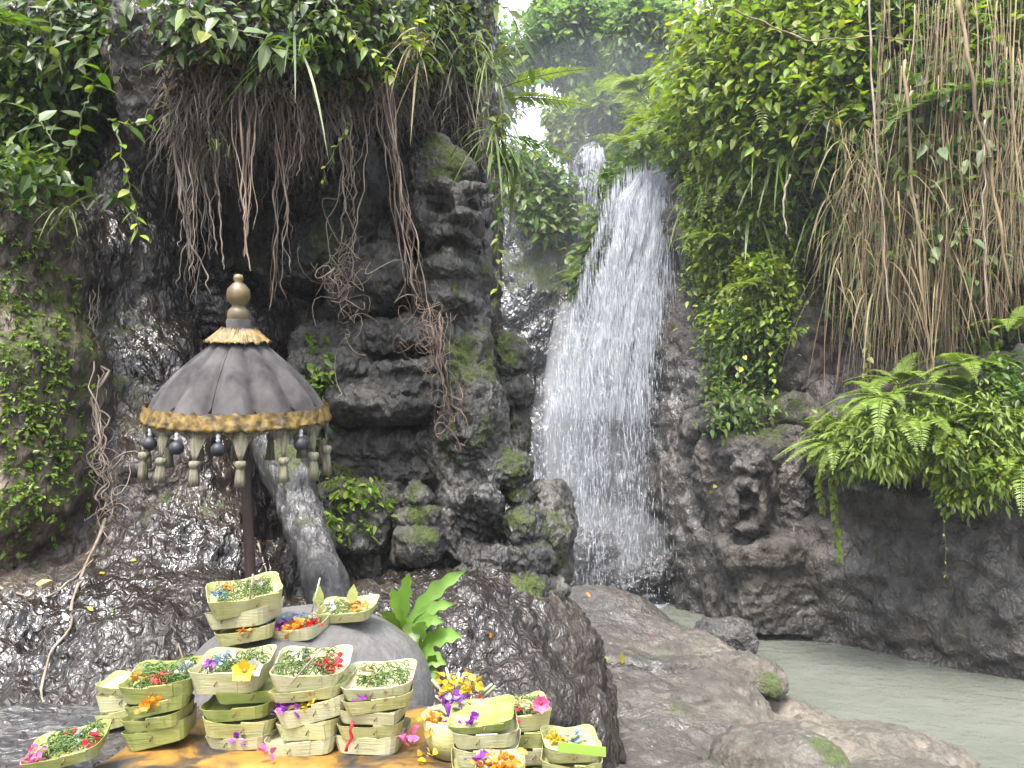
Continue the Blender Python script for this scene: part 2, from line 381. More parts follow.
M['leaf_fern'] = leaf_mat('fern leaves', [(.085, .14, .018), (.13, .19, .028), (.17, .23, .04), (.10, .16, .022)])
M['leaf_mid'] = leaf_mat('green leaves', [(.028, .066, .009), (.05, .105, .014), (.085, .14, .018), (.038, .08, .012), (.11, .15, .02)], trans=.4)
M['leaf_dark'] = leaf_mat('dark leaves', [(.014, .036, .008), (.026, .06, .01), (.05, .09, .014), (.08, .11, .03)], trans=.3)
M['leaf_pale'] = leaf_mat('pale leaves', [(0.070, 0.104, 0.035), (0.099, 0.133, 0.052), (0.075, 0.116, 0.029)], trans=.3)
M['leaf_yellow'] = leaf_mat('yellow leaves', [(0.244, 0.220, 0.023), (0.290, 0.267, 0.035)], trans=.3)
M['leaf_tree_hazy'] = leaf_mat('hazy tree leaves', [(.07, .13, .055), (.10, .17, .075), (.13, .20, .085), (.08, .14, .06)], trans=.55)  # far crowns: part of the distance haze is put into this paler leaf colour
M['moss_leaf'] = leaf_mat('small moss leaves', [(.06, .12, .012), (.10, .17, .018), (.15, .21, .028), (.05, .08, .012)])
M['dry_blade'] = leaf_mat('dry blades', [(0.075, 0.058, 0.029), (0.128, 0.099, 0.052), (0.174, 0.145, 0.081), (0.070, 0.075, 0.029)], .6, .2, .2)
M['grass_blade'] = leaf_mat('grass blades', [(0.052, 0.087, 0.014), (0.093, 0.128, 0.029), (0.128, 0.145, 0.046), (0.058, 0.099, 0.017)], .5, .3, .3)

def plain(name, c1, c2, scale=20, rough=.6, stretch=(1, 1, 1), bump=.0, spec=.3, thr=(.35, .65)):
    m, n, b = new_mat(name); g = n.nodes.new('ShaderNodeTexCoord'); v = mapping(n, g.outputs['Object'], stretch); f = noise(n, v, scale, 5, .6)
    n.links.new(ramp(n, f, [(thr[0], c1), (thr[1], c2)]), b.inputs['Base Color']); b.inputs['Roughness'].default_value = rough; b.inputs['Specular IOR Level'].default_value = spec
    if bump: n.links.new(bumpn(n, f, bump), b.inputs['Normal'])
    return m
M['root'] = plain('brown roots', (.04, .031, .024), (.15, .122, .098), 14, .6, (1, 1, .25), .003)
M['root_pale'] = plain('pale roots', (0.099, 0.074, 0.053), (0.236, 0.192, 0.149), 14, .55, (1, 1, .25), .003)
M['root_red'] = plain('reddish roots', (.06, .040, .028), (.19, .138, .10), 14, .6, (1, 1, .25), .003)
M['vine_dry'] = plain('dry vines', (.075, .052, .028), (.23, .175, .095), 6, .7, (1, 1, .2), .003)
M['bark_wet'] = plain('wet dark bark', (.012, .011, .011), (.05, .046, .045), 9, .38, (1, 1, .25), .02)
M['bark'] = plain('tree bark', (0.025, 0.021, 0.019), (0.074, 0.065, 0.056), 12, .7, (1, 1, .2), .02)
M['stem'] = plain('green stems', (0.037, 0.056, 0.012), (0.081, 0.099, 0.031), 10, .6)
# ================================================================ LARGE STRUCTURE
def rock_object(s, name, mat, disp, moss=(), wet=(), kind='structure', wet_base=0.0, bvh=True, dry=()):
    V, Q = s.mesh(); N = vnormals(V, Q); V = V + N * disp(V, N)[:, None]
    o = mk(name, V, [Q], mat, attrs={'moss': blobs(V, moss), 'wet': np.clip(np.maximum(wet_base, blobs(V, wet)) - (blobs(V, dry) if len(dry) else 0), 0, 1)})
    if kind: o['kind'] = kind
    if bvh: add_bvh(o)
    return o

# ---- ground sheet and stream
g = 300.0
gs = np.array([[-g, -g, -.5], [g, -g, -.5], [g, g, -.5], [-g, g, -.5]])
mk('ground', gs, [np.array([[0, 1, 2, 3]])], M['dark_stone'])['kind'] = 'structure'

m, n, b = new_mat('stream water'); gg = n.nodes.new('ShaderNodeNewGeometry')
wn = noise(n, mapping(n, gg.outputs['Position'], (1, 1.6, 1), (0, 0, .5)), 4.5, 4, .55, .3)
n.links.new(bumpn(n, wn, .014), b.inputs['Normal'])
n.links.new(ramp(n, noise(n, gg.outputs['Position'], .8, 3), [(.35, (.088, .094, .076)), (.65, (.112, .118, .098))]), b.inputs['Base Color'])
b.inputs['Roughness'].default_value = .07; b.inputs['IOR'].default_value = 1.33
M['stream'] = m
mk('stream', np.array([[-1.5, 2.0, 0], [14, 2.0, 0], [14, 13, 0], [-1.5, 13, 0]]), [np.array([[0, 1, 2, 3]])], m)['kind'] = 'structure'

# ---- the carved rock face on the near side -----------------------------------------------------
s = SDF((-4.3, 2.2, -.6), (1.0, 5.6, 5.0), .019)
s.box((-2.6, 5.2, 2.2), (2.45, .55, 3.3), .2, .1)                       # the body of the cliff behind
s.box((-2.9, 5.0, 5.0), (2.7, 1.0, .7), .3, .2)
# overhang of soil and roots over the hollow
for px, py, rx, ry, Y, dy in ((130, 20, 80, 90, 3.9, .55), (190, 70, 65, 105, 3.75, .5), (270, 50, 75, 85, 3.7, .6), (350, 40, 70, 75, 3.75, .6), (420, 25, 48, 70, 4.35, .5), (465, 10, 30, 70, 4.6, .4),
                              (215, 110, 45, 60, 3.8, .4), (300, 75, 60, 50, 3.65, .4)):
    s.E(px, py, rx, ry, Y, dy, .12)
s.E(482, 120, 13, 210, 4.95, .35, .08); s.E(487, 330, 12, 200, 5.0, .35, .08)   # right edge of the slab
# left mossy boulder wall
s.B(5, 380, 82, 188, 3.55, .6, .28, .06, -3); s.E(45, 430, 58, 120, 3.3, .4, .08); s.E(0, 260, 80, 90, 3.5, .45, .1); s.E(-60, 400, 110, 180, 3.4, .5, .1)
s.E(20, 500, 72, 60, 3.25, .35, .06)
s.E(40, 100, 90, 110, 4.2, .5, .1)
# wet slope falling to the lower left
for px, py, rx, ry, Y, dy in ((150, 190, 50, 90, 4.25, .35), (140, 300, 58, 100, 4.1, .4), (150, 400, 62, 90, 3.95, .4), (170, 490, 90, 90, 3.75, .45), (190, 570, 110, 75, 3.5, .45),
                              (100, 620, 120, 55, 3.2, .45), (20, 650, 110, 60, 3.0, .45), (170, 650, 110, 70, 3.0, .45), (60, 720, 120, 50, 2.7, .4), (250, 620, 60, 110, 3.6, .4), (-60, 700, 90, 80, 2.8, .4), (210, 730, 120, 60, 2.6, .4)):
    s.E(px, py, rx, ry, Y, dy, .12)
s.C(20, 655, 2.75, 130, 608, 2.95, 22, 12, .06); s.C(100, 600, 3.0, 190, 590, 3.2, 14, 16, .06)
# pedestal running down to the ground on the right
s.E(450, 640, 110, 70, 3.75, .5, .1); s.E(530, 660, 66, 70, 3.95, .45, .08); s.E(560, 700, 45, 80, 3.95, .45, .08); s.E(470, 720, 130, 70, 3.4, .5, .1); s.E(360, 680, 110, 90, 3.4, .5, .1); s.E(545, 780, 60, 90, 3.7, .5, .1); s.E(580, 750, 36, 34, 3.95, .3, .1); s.E(585, 690, 32, 30, 4.2, .3, .1)
s.E(250, 330, 40, 60, 4.6, .3, .08); s.E(215, 310, 30, 34, 4.35, .2, .06); s.E(290, 520, 26, 80, 3.85, .5, .05, 0, True)
# hollow behind the umbrella and roots
s.E(262, 225, 48, 100, 4.1, .62, .08, 0, True); s.E(335, 140, 60, 45, 4.15, .5, .06, 0, True); s.E(405, 128, 50, 30, 4.0, .4, .05, 0, True)
def dsp(V, N):
    w1, w2 = worley(V * np.array([9, 9, 7.0]), 5)
    return .045 * fbm(V * 3.2, 3, 1) + .02 * fbm(V * np.array([11, 11, 8]), 3, 9, True) + .02 * (np.minimum(w2 - w1, .45) - .2) + .010 * fbm(V * 34, 2, 17)
mossy = [(W(5, 350, 3.2), .85, .62), (W(30, 480, 3.0), .5, .5), (W(357, 495, 3.75), .22, .85), (W(340, 480, 3.9), .16, .8), (W(417, 490, 3.8), .12, .8), (W(420, 538, 3.75), .16, .8), (W(420, 517, 3.8), .12, .8),
         (W(507, 350, 4.25), .2, .85), (W(520, 518, 3.9), .16, .85), (W(510, 464, 3.95), .22, .7), (W(517, 496, 4), .1, .9), (W(545, 540, 4.05), .3, .6), (W(530, 585, 3.75), .14, .9), (W(446, 172, 4), .26, .85), (W(437, 145, 4.05), .12, .9),
         (W(462, 220, 3.9), .12, .7), (W(450, 280, 4), .3, .45), (W(470, 370, 4), .36, .6), (W(472, 440, 3.95), .3, .65), (W(483, 270, 4.1), .15, .7), (W(330, 250, 4.15), .25, .7), (W(375, 280, 3.95), .22, .4), (W(320, 365, 3.9), .22, .4), (W(310, 440, 4.0), .25, .45),
         (W(100, 20, 3.5), .5, .5), (W(300, 20, 3.3), .9, .4), (W(570, 660, 3.8), .3, .3), (W(516, 440, 4.3), .22, .6), (W(180, 500, 3.5), .5, .25), (W(360, 560, 3.85), .2, .6)]
wetty = [(W(140, 300, 3.8), 1.2, 1), (W(100, 640, 2.9), 1.3, 1), (W(460, 640, 3.5), 1.1, 1), (W(480, 500, 3.9), .6, .9), (W(250, 250, 4.2), .9, 1), (W(400, 460, 4), .4, .8)]
near_cliff = rock_object(s, 'carved_cliff', M['wet_rock'], dsp, mossy, wetty, wet_base=.75, dry=[(W(-5, 320, 3.0), .62, 1), (W(25, 440, 2.9), .45, 1), (W(0, 500, 2.9), .45, 1), (W(20, 240, 3.2), .4, 1), (W(110, 60, 3.7), .5, .8)])

# ---- the guardian figure carved out of that rock, a finer surface -------------------------------
s = SDF((-1.3, 3.45, .75), (.42, 4.85, 3.95), .0095)
# --- standing figure: head
s.E(437, 215, 44, 72, 4.22, .3, .06); s.E(430, 224, 24, 26, 4.02, .16, .03); s.E(472, 224, 13, 22, 4.03, .13, .03); s.E(437, 150, 17, 13, 4.12, .09, .03); s.E(437, 141, 11, 7, 4.1, .07, .02)
s.E(438, 172, 40, 24, 4.16, .18, .05); s.E(455, 172, 24, 16, 4.06, .1, .05)
s.C(420, 191, 3.97, 442, 184, 3.88, 6, 8, .02); s.C(442, 184, 3.88, 460, 190, 3.88, 8, 6, .02); s.C(465, 189, 3.9, 484, 188, 4.0, 8, 5, .02)
s.E(436, 203, 15, 8, 3.86, .13, .02, 0, True); s.E(475, 202, 8, 7, 3.88, .13, .02, 0, True)
s.E(437, 204, 9, 5, 3.98, .06, .01); s.E(474, 203, 5, 4, 3.99, .06, .01)
s.E(458, 207, 8, 20, 3.93, .12, .02); s.E(462, 219, 13, 10, 3.85, .12, .015); s.E(449, 222, 7, 6, 3.9, .07, .015); s.E(474, 221, 6, 6, 3.92, .07, .015)
s.E(424, 222, 16, 20, 4.04, .16, .03)
s.C(430, 250, 3.95, 438, 233, 3.88, 6, 8, .015); s.C(438, 233, 3.88, 458, 230, 3.84, 8, 8, .015); s.C(458, 230, 3.84, 475, 243, 3.92, 8, 6, .015)
s.E(453, 248, 17, 11, 3.85, .28, .015, 0, True); s.E(450, 255, 11, 8, 3.95, .10, .012)
s.E(447, 271, 30, 15, 3.98, .17, .03); s.E(480, 275, 13, 20, 4.15, .13, .03); s.E(412, 258, 16, 18, 4.05, .22, .02, 0, True)
# beard and trunk
s.C(447, 285, 4.12, 455, 345, 4.15, 36, 33, .06); s.C(455, 345, 4.15, 466, 455, 4.12, 34, 42, .06); s.E(446, 300, 30, 25, 4.02, .16, .05); s.E(470, 420, 30, 50, 4.0, .2, .06)
# hunched left figure and shoulder
s.E(352, 180, 34, 45, 4.55, .25, .05); s.E(340, 172, 16, 10, 4.35, .1, .03); s.E(332, 192, 14, 8, 4.35, .1, .03); s.E(330, 210, 15, 8, 4.35, .1, .03); s.E(365, 220, 30, 40, 4.5, .25, .05)
s.E(372, 287, 40, 32, 4.12, .25, .05); s.E(352, 300, 22, 20, 4.02, .15, .04); s.E(392, 275, 22, 26, 4.05, .16, .05); s.E(375, 262, 26, 14, 4.06, .15, .04); s.E(330, 252, 34, 36, 4.35, .25, .05); s.E(302, 270, 24, 26, 4.4, .2, .05); s.E(393, 250, 20, 30, 4.3, .2, .04)

# folded arm and hand: long rounded layers with creases between
s.C(312, 345, 4.12, 405, 336, 3.98, 22, 16, .03); s.C(405, 336, 3.98, 440, 340, 4.02, 15, 16, .03)
s.E(330, 368, 42, 22, 3.98, .22, .025); s.C(330, 398, 3.95, 440, 400, 3.98, 22, 18, .025); s.E(380, 402, 70, 24, 4.0, .25, .03)
s.C(386, 370, 3.9, 436, 366, 3.92, 8, 9, .015); s.C(388, 384, 3.88, 436, 384, 3.9, 7, 8, .015); s.C(378, 374, 3.92, 392, 386, 3.9, 9, 9, .015)
s.C(330, 356, 3.84, 384, 352, 3.82, 3, 3, .02, True); s.C(395, 396, 3.8, 442, 400, 3.84, 4, 4, .02, True)
s.E(375, 428, 62, 9, 3.85, .25, .02, 0, True)
s.C(320, 448, 4.05, 438, 446, 4.05, 17, 18, .04); s.C(320, 468, 4.05, 420, 470, 4.05, 15, 13, .03); s.E(370, 455, 80, 40, 4.3, .3, .05)
# dark recess under the layers

# mossy square stones
s.B(357, 515, 36, 32, 3.95, .22, .07, .02, -4); s.B(355, 555, 30, 36, 4.05, .2, .05, .02)
s.E(417, 496, 15, 15, 3.88, .1, .015); s.B(420, 517, 21, 9, 3.9, .12, .04, .015); s.B(420, 543, 25, 17, 3.85, .14, .06, .015, 2); s.E(395, 500, 14, 18, 4.0, .15, .02)
s.B(400, 585, 70, 40, 4.2, .25, .06, .03)
# curling middle of the pedestal
s.E(470, 500, 34, 52, 4.1, .25, .05); s.E(487, 503, 17, 22, 3.9, .12, .02); s.C(450, 470, 3.95, 445, 540, 3.9, 13, 12, .03); s.C(445, 540, 3.9, 480, 560, 3.85, 12, 14, .03); s.C(462, 575, 3.8, 430, 600, 3.75, 9, 7, .02)
s.E(466, 540, 12, 18, 3.8, .1, .02, 0, True); s.C(500, 560, 3.85, 470, 600, 3.75, 13, 20, .03)
# stones up the right side
s.E(507, 360, 25, 24, 4.4, .2, .02); s.C(496, 380, 4.35, 518, 394, 4.3, 15, 17, .02); s.E(516, 432, 14, 36, 4.4, .15, .02); s.E(506, 402, 18, 24, 4.55, .15, .02)
s.E(500, 470, 34, 20, 4.05, .18, .03); s.E(517, 496, 13, 10, 4.05, .1, .015); s.E(520, 528, 22, 23, 3.98, .14, .02); s.E(525, 560, 26, 20, 3.95, .15, .02)
s.E(545, 530, 26, 46, 4.25, .25, .03); s.E(556, 560, 16, 34, 4.3, .2, .02); s.E(560, 520, 12, 40, 4.4, .2, .03); s.E(527, 592, 22, 20, 3.85, .15, .02); s.E(550, 590, 18, 14, 3.95, .12, .02); s.E(490, 580, 20, 26, 3.9, .15, .03)
s.B(395, 400, 78, 150, 4.95, .42, .15, .06)
def dsp(V, N):
    w1, w2 = worley(V * np.array([16, 16, 14.0]), 5)
    return (.034 * fbm(V * 5, 2, 1) + .018 * fbm(V * np.array([15, 15, 11]), 3, 9, True)) * np.where((V[:, 2] > 2.75) & (V[:, 0] > -.52), .3, 1) + .014 * (np.minimum(w2 - w1, .45) - .2) + .006 * fbm(V * 50, 2, 17)
carving = rock_object(s, 'stone_carving', M['carved'], dsp, mossy, wetty, kind=None, wet_base=.35)
tag(carving, 'weathered mossy stone guardian with open mouth carved into the dark near cliff', 'carving')

# ---- far bank on the right, with the carved face block ------------------------------------------
s = SDF((1.2, 5.2, -.6), (8.2, 12.2, 7.4), .045)
def wallpt(px, py, Y): return W(px, py, Y)
for px, py, rx, ry, Y, dy, k in ((705, 520, 52, 150, 10.2, .9, .2), (765, 580, 62, 75, 8.9, .75, .12), (800, 600, 55, 70, 8.5, .7, .12), (770, 490, 62, 62, 9.1, .65, .15), (720, 560, 45, 80, 9.6, .7, .2),
                                 (880, 580, 95, 110, 8.3, 1.0, .2), (960, 600, 100, 110, 7.7, 1.1, .2), (1060, 600, 120, 140, 7.3, 1.1, .2), (1180, 600, 150, 200, 7.2, 1.3, .2),
                                 (930, 450, 120, 85, 7.7, .9, .2), (1040, 430, 120, 100, 7.2, 1.0, .2), (850, 440, 50, 60, 8.4, .7, .15),
                                 (800, 360, 70, 70, 9.4, .8, .2), (730, 360, 55, 90, 10.2, .7, .25), (690, 380, 30, 90, 10.6, .6, .2), (720, 230, 50, 90, 10.3, .9, .25),
                                 (790, 120, 90, 140, 9.8, 1.2, .3), (900, 130, 120, 140, 9.0, 1.2, .3), (1030, 110, 130, 170, 8.2, 1.2, .3), (1150, 250, 120, 250, 7.8, 1.2, .3), (880, 30, 200, 110, 10.0, 1.6, .4), (1050, 0, 200, 120, 9.0, 1.6, .4)):
    s.E(px, py, rx, ry, Y, dy, k)
s.box((6.5, 9.5, 2.5), (2.6, 2.6, 3.2), .5, .3); s.box((4.6, 11.2, 2.6), (2.4, 1.0, 3.3), .4, .3); s.box((6.0, 10.5, 6.0), (3.0, 1.6, 1.2), .4, .4)
s.E(880, 330, 75, 90, 7.9, .8, .15, 0, True); s.E(970, 330, 60, 70, 7.4, .6, .15, 0, True); s.E(770, 405, 40, 20, 8.9, .6, .1, 0, True)
s.E(895, 470, 70, 24, 7.0, .5, .1, -20, True); s.E(960, 515, 60, 22, 6.6, .5, .1, -25, True)       # undercut below the fern bank
s.B(765, 412, 70, 13, 9.0, .5, .08, .06, 3); s.B(720, 428, 40, 12, 9.4, .4, .08, .05, -4)
def dsp(V, N):
    w1, w2 = worley(V * np.array([2.2, 2.2, 2.8]), 11)
    return .16 * fbm(V * .9, 3, 21) + .07 * fbm(V * np.array([2.6, 2.6, 3.6]), 3, 31, True) + .10 * (np.minimum(w2 - w1, .4) - .2) + .03 * fbm(V * 9, 2, 41)
mossy = [(W(735, 440, 8.8), .8, .5), (W(860, 530, 7.3), .6, .35), (W(700, 400, 10), .6, .5), (W(760, 410, 8.7), .8, .7), (W(800, 300, 9), 1.0, .6), (W(880, 100, 8), 2.5, .5), (W(720, 230, 9.6), 1.2, .7)]
wetty = [(W(700, 540, 9.6), 1.2, 1), (W(860, 620, 7.6), 1.2, .9), (W(980, 620, 7), 1.2, .8), (W(690, 420, 10), 1.2, 1), (W(890, 340, 8), 1.2, .8)]
far_bank = rock_object(s, 'gorge_bank', M['cliff'], dsp, mossy, wetty, wet_base=.15)

# ---- cliff behind the falls -----------------------------------------------------------------------
s = SDF((-3.2, 9.4, -.6), (4.2, 16.2, 8.4), .07)
s.box((.2, 13.4, 2.2), (3.6, 1.6, 2.9), .4, .3)
for px, py, rx, ry, Y, dy, k in ((640, 430, 75, 260, 11.6, .9, .2), (672, 350, 26, 60, 10.75, .45, .1), (665, 440, 32, 60, 10.7, .5, .1), (672, 520, 30, 60, 10.5, .5, .1), (655, 300, 55, 130, 11.35, .75, .2), (650, 240, 42, 62, 11.2, .6, .15), (600, 470, 60, 150, 11.7, .7, .2), (520, 400, 40, 260, 12.4, .8, .2), (675, 520, 40, 110, 11.0, .6, .2),
                                 (590, 560, 40, 36, 10.4, .35, .12), (570, 580, 34, 40, 10.3, .35, .12), (650, 350, 50, 60, 11.0, .5, .2), (668, 420, 36, 50, 10.9, .5, .12), (596, 275, 26, 70, 13.2, .85, .2), (545, 260, 40, 90, 12.8, .9, .2),
                                 (590, 195, 20, 46, 13.2, .75, .15), (640, 190, 40, 30, 13.5, 1.0, .2), (700, 180, 60, 60, 12.4, 1.2, .3), (680, 310, 20, 60, 10.9, .45, .12)):
    s.E(px, py, rx, ry, Y, dy, k)
s.E(572, 430, 26, 90, 11.2, .5, .15, 0, True)
def dsp(V, N):
    w1, w2 = worley(V * np.array([1.6, 1.6, 1.9]), 15)
    return .16 * fbm(V * .8, 3, 51) + .08 * fbm(V * np.array([2.2, 2.2, 2.6]), 3, 61, True) + .12 * (np.minimum(w2 - w1, .4) - .2) + .035 * fbm(V * 7, 2, 71)
back_cliff = rock_object(s, 'fall_cliff', M['back_cliff'], dsp, [(W(545, 260, 12), 1.4, .8), (W(530, 420, 11.6), .7, .35), (W(600, 240, 12.2), 1.0, .9)], [], wet_base=1.0)

# ---- forested slope far behind ---------------------------------------------------------------------
gx, gy = np.meshgrid(np.linspace(-30, 40, 90), np.linspace(14, 70, 80), indexing='ij')
gz = 5.0 + (gy - 14) * .17 + np.clip((gx - 3) * .55, 0, 9) + np.clip((-gx - 3) * .5, 0, 9)
P = np.stack([gx, gy, gz], -1).reshape(-1, 3); P[:, 2] += .8 * fbm(P * np.array([.15, .15, 0]), 3, 5)
i = np.arange(89)[:, None] * 80 + np.arange(79)[None]; Q = np.stack([i, i + 80, i + 81, i + 1], -1).reshape(-1, 4)
M['soil'] = rock_mat('forest soil', (.02, .018, .01), (.035, .03, .018), (.05, .05, .025), (.7, .9), 1.0, moss_up=.5)
hill = mk('hillside', P, [Q], M['soil']); hill['kind'] = 'structure'; add_bvh(hill)

# ---- rock shelf beside the stream -------------------------------------------------------------------
s = SDF((-.7, 2.6, -.5), (4.3, 10.2, 1.0), .026)
for px, py, rx, ry, Y, dy, k, z in ():
    pass
def slab(px, py, rx, ry_m, z, rz, k=.12, sub=False):
    """flat rounded rock whose top centre is seen at (px, py) on height z"""
    y = (384 - py) / FPX; d = (math.sin(PITCH) + math.cos(PITCH) * y) / (math.cos(PITCH) - math.sin(PITCH) * y); Y = (z - EYE[2]) / d
    c = W(px, py, Y); s.ell((c[0], c[1], c[2] - rz), (rx * PX(Y), ry_m, rz), k, 0, sub)
for a in ((600, 590, 70, .9, .55, .45), (640, 625, 100, 1.1, .36, .4), (600, 660, 110, .9, .42, .4), (660, 700, 110, .8, .40, .45), (640, 760, 130, .7, .42, .5), (700, 665, 70, .55, .40, .35), (720, 720, 90, .55, .32, .4),
          (840, 728, 140, .55, .17, .35), (905, 772, 160, .55, .20, .45), (960, 775, 120, .35, .12, .4), (780, 700, 70, .4, .14, .35), (700, 790, 160, .5, .42, .5), (540, 760, 140, 1.0, .5, .5), (560, 640, 60, .9, .5, .5), (690, 640, 60, .6, .30, .3)):
    slab(*a)
s.box((.2, 6.5, .05), (.75, 3.0, .2), .2, .3); s.box((.6, 4.6, .05), (.9, 1.2, .22), .2, .3)
for a in ((770, 690, 30, .10, .27, .12, .05, True), (690, 690, 60, .06, .46, .08, .05, True), (640, 655, 70, .08, .5, .1, .05, True), (740, 745, 40, .08, .45, .1, .05, True)): slab(*a)
def dsp(V, N):
    w1, w2 = worley(V * np.array([4.5, 4.5, 5]), 25)
    st = V[:, 2] * 9 + fbm(V * 1.3, 2, 87) * .9; return .035 * fbm(V * 1.7, 3, 81) + .045 * (np.abs(st - np.floor(st) - .5) - .25) * np.clip(1 - np.abs(N[:, 2]), .15, 1) + .020 * fbm(V * 5.5, 3, 91, True) + .02 * (np.minimum(w2 - w1, .4) - .2) + .012 * fbm(V * 20, 2, 95)
shelf = rock_object(s, 'rock_shelf', M['ledge'], dsp, [(W(660, 668, 6.0), .5, .5), (W(690, 720, 4.6), .35, .3)], [(W(610, 730, 4.2), 1.0, 1.2), (W(610, 650, 5.5), 1.2, 1), (W(640, 600, 7.5), 1.5, 1)], wet_base=.1)

# ---- falling water -----------------------------------------------------------------------------------
def water_mat(name, lo, hi, vscale, base=(.50, .52, .57)):
    m, n, b = new_mat(name); uv = n.nodes.new('ShaderNodeUVMap'); uv.uv_map = 'UVMap'
    a = noise(n, mapping(n, uv.outputs[0], (13, vscale, 1)), 3.0, 6, .68, .2); c = noise(n, mapping(n, uv.outputs[0], (4, 1.2, 1)), 2.0, 3, .5)
    se = n.nodes.new('ShaderNodeSeparateXYZ'); n.links.new(uv.outputs[0], se.inputs[0])
    f = mth(n, 'ADD', mth(n, 'ADD', a, mth(n, 'MULTIPLY', c, .6)), mth(n, 'MULTIPLY', se.outputs[1], .22))
    ed = mth(n, 'MULTIPLY', mth(n, 'POWER', mth(n, 'ABSOLUTE', mth(n, 'MULTIPLY_ADD', se.outputs[0], 2.0, -1.0)), 3.0), .38)
    lw = noise(n, mapping(n, uv.outputs[0], (5, 1.6, 1)), 1.6, 3, .6); f = mth(n, 'SUBTRACT', mth(n, 'ADD', f, mth(n, 'MULTIPLY_ADD', lw, 1.0, -.5)), ed)
    al = sstep(n, f, lo, hi)
    b.inputs['Base Color'].default_value = (*base, 1); b.inputs['Roughness'].default_value = .25
    n.links.new(bumpn(n, a, .06), b.inputs['Normal'])
    tr = n.nodes.new('ShaderNodeBsdfTranslucent'); tr.inputs[0].default_value = (.45, .48, .54, 1)
    t2 = n.nodes.new('ShaderNodeBsdfTransparent'); m1 = n.nodes.new('ShaderNodeMixShader'); m2 = n.nodes.new('ShaderNodeMixShader'); m1.inputs[0].default_value = .4
    n.links.new(b.outputs[0], m1.inputs[1]); n.links.new(tr.outputs[0], m1.inputs[2]); n.links.new(al, m2.inputs[0]); n.links.new(t2.outputs[0], m2.inputs[1]); n.links.new(m1.outputs[0], m2.inputs[2])
    n.links.new(m2.outputs[0], n.nodes['Material Output'].inputs['Surface']); return m
m, n, b = new_mat('water drops'); b.inputs['Base Color'].default_value = (.52, .54, .58, 1); b.inputs['Roughness'].default_value = .2
tr = n.nodes.new('ShaderNodeBsdfTranslucent'); tr.inputs[0].default_value = (.5, .52, .57, 1); mx = n.nodes.new('ShaderNodeMixShader'); mx.inputs[0].default_value = .4
n.links.new(b.outputs[0], mx.inputs[1]); n.links.new(tr.outputs[0], mx.inputs[2]); tp = n.nodes.new('ShaderNodeBsdfTransparent'); m3 = n.nodes.new('ShaderNodeMixShader'); m3.inputs[0].default_value = .42; n.links.new(mx.outputs[0], m3.inputs[1]); n.links.new(tp.outputs[0], m3.inputs[2]); n.links.new(m3.outputs[0], n.nodes['Material Output'].inputs['Surface']); M['drops'] = m

def fall_edges(rows, t):
    r = np.array(rows, float); u = (r[:, 0] - r[0, 0]) / (r[-1, 0] - r[0, 0])
    return [np.interp(t, u, r[:, k]) for k in range(4)]       # py, left px, right px, Y
def Wv(px, py, Y):
    x = (px - 512) / FPX; y = (384 - py) / FPX; dy = math.cos(PITCH) - math.sin(PITCH) * y; t = Y / dy
    return np.stack([x * t, Y + 0 * t, EYE[2] + (math.sin(PITCH) + math.cos(PITCH) * y) * t], -1)
def sheet(parent, rows, mat, off=0.0, nu=50, nv=140, seed=0, amp=.07):
    t = np.linspace(0, 1, nv); py, l, r, Y = fall_edges(rows, t); u = np.linspace(0, 1, nu)
    px = l[:, None] + (r - l)[:, None] * u; V = Wv(px, py[:, None] + 0 * px, (Y - off)[:, None] + 0 * px).reshape(-1, 3)
    V[:, 1] -= amp * fbm(V * np.array([5, 2, 1.2]), 3, seed) + .12 * np.repeat(t, nu) * 0
    i = np.arange(nv - 1)[:, None] * nu + np.arange(nu - 1)[None]; Q = np.stack([i, i + nu, i + nu + 1, i + 1], -1).reshape(-1, 4)
    uv = np.stack([np.tile(u, nv), np.repeat(1 - t, nu)], -1)
    return mk('water_sheet', V, [Q], mat, parent, True, uv)
def drops(mb, P, r, l):
    n = len(P); V = np.array([[1, 0, 0], [0, 1, 0], [-1, 0, 0], [0, -1, 0], [0, 0, 1], [0, 0, -1.0]])
    sc_ = np.stack([r, r, l], -1); A = P[:, None] + V[None] * sc_[:, None]
    A[:, 4, 0] += rng.normal(size=n) * r * .8; f = np.array([[0, 1, 4], [1, 2, 4], [2, 3, 4], [3, 0, 4], [1, 0, 5], [2, 1, 5], [3, 2, 5], [0, 3, 5]])
    mb.add(A.reshape(-1, 3), (f[None] + (np.arange(n) * 6)[:, None, None]).reshape(-1, 3))
def spray(parent, rows, n, rlo, rhi, llo, lhi, tpow=1.0, side=0.0, ydev=.15, name='water_drops', bias=1.0):
    t = rng.random(n) ** tpow; u = rng.random(n) ** bias * (1 + 2 * side) - side
    f = .55 + 1.1 * perlin(np.stack([u * 7 + t * 1.5, t * 2.2, 0 * t + n * .01], 1), 6) + .5 * perlin(np.stack([u * 16, t * 5, 0 * t + 5], 1), 8); kp = rng.random(n) < np.clip(f, .06, 1) * np.clip(1.0 - .35 * np.abs(2 * u - 1) ** 3, 0, 1); t = t[kp]; u = u[kp]; n = len(t)
    py, l, r, Y = fall_edges(rows, t); wv = 6 * perlin(np.stack([t * 9, 0 * t, 0 * t + 2], 1), 4); l = l + wv; r = r + 7 * perlin(np.stack([t * 8, 0 * t + 4, 0 * t], 1), 5)
    P = Wv(l + (r - l) * u, py, Y - np.abs(rng.normal(size=n)) * ydev); rr = rlo + (rhi - rlo) * rng.random(n) ** 2.5; ll = llo + (lhi - llo) * rng.random(n) ** 2
    mb = MB(); drops(mb, P, rr, np.maximum(ll, rr)); o = mb.build(name, M['drops'], parent, True); return o
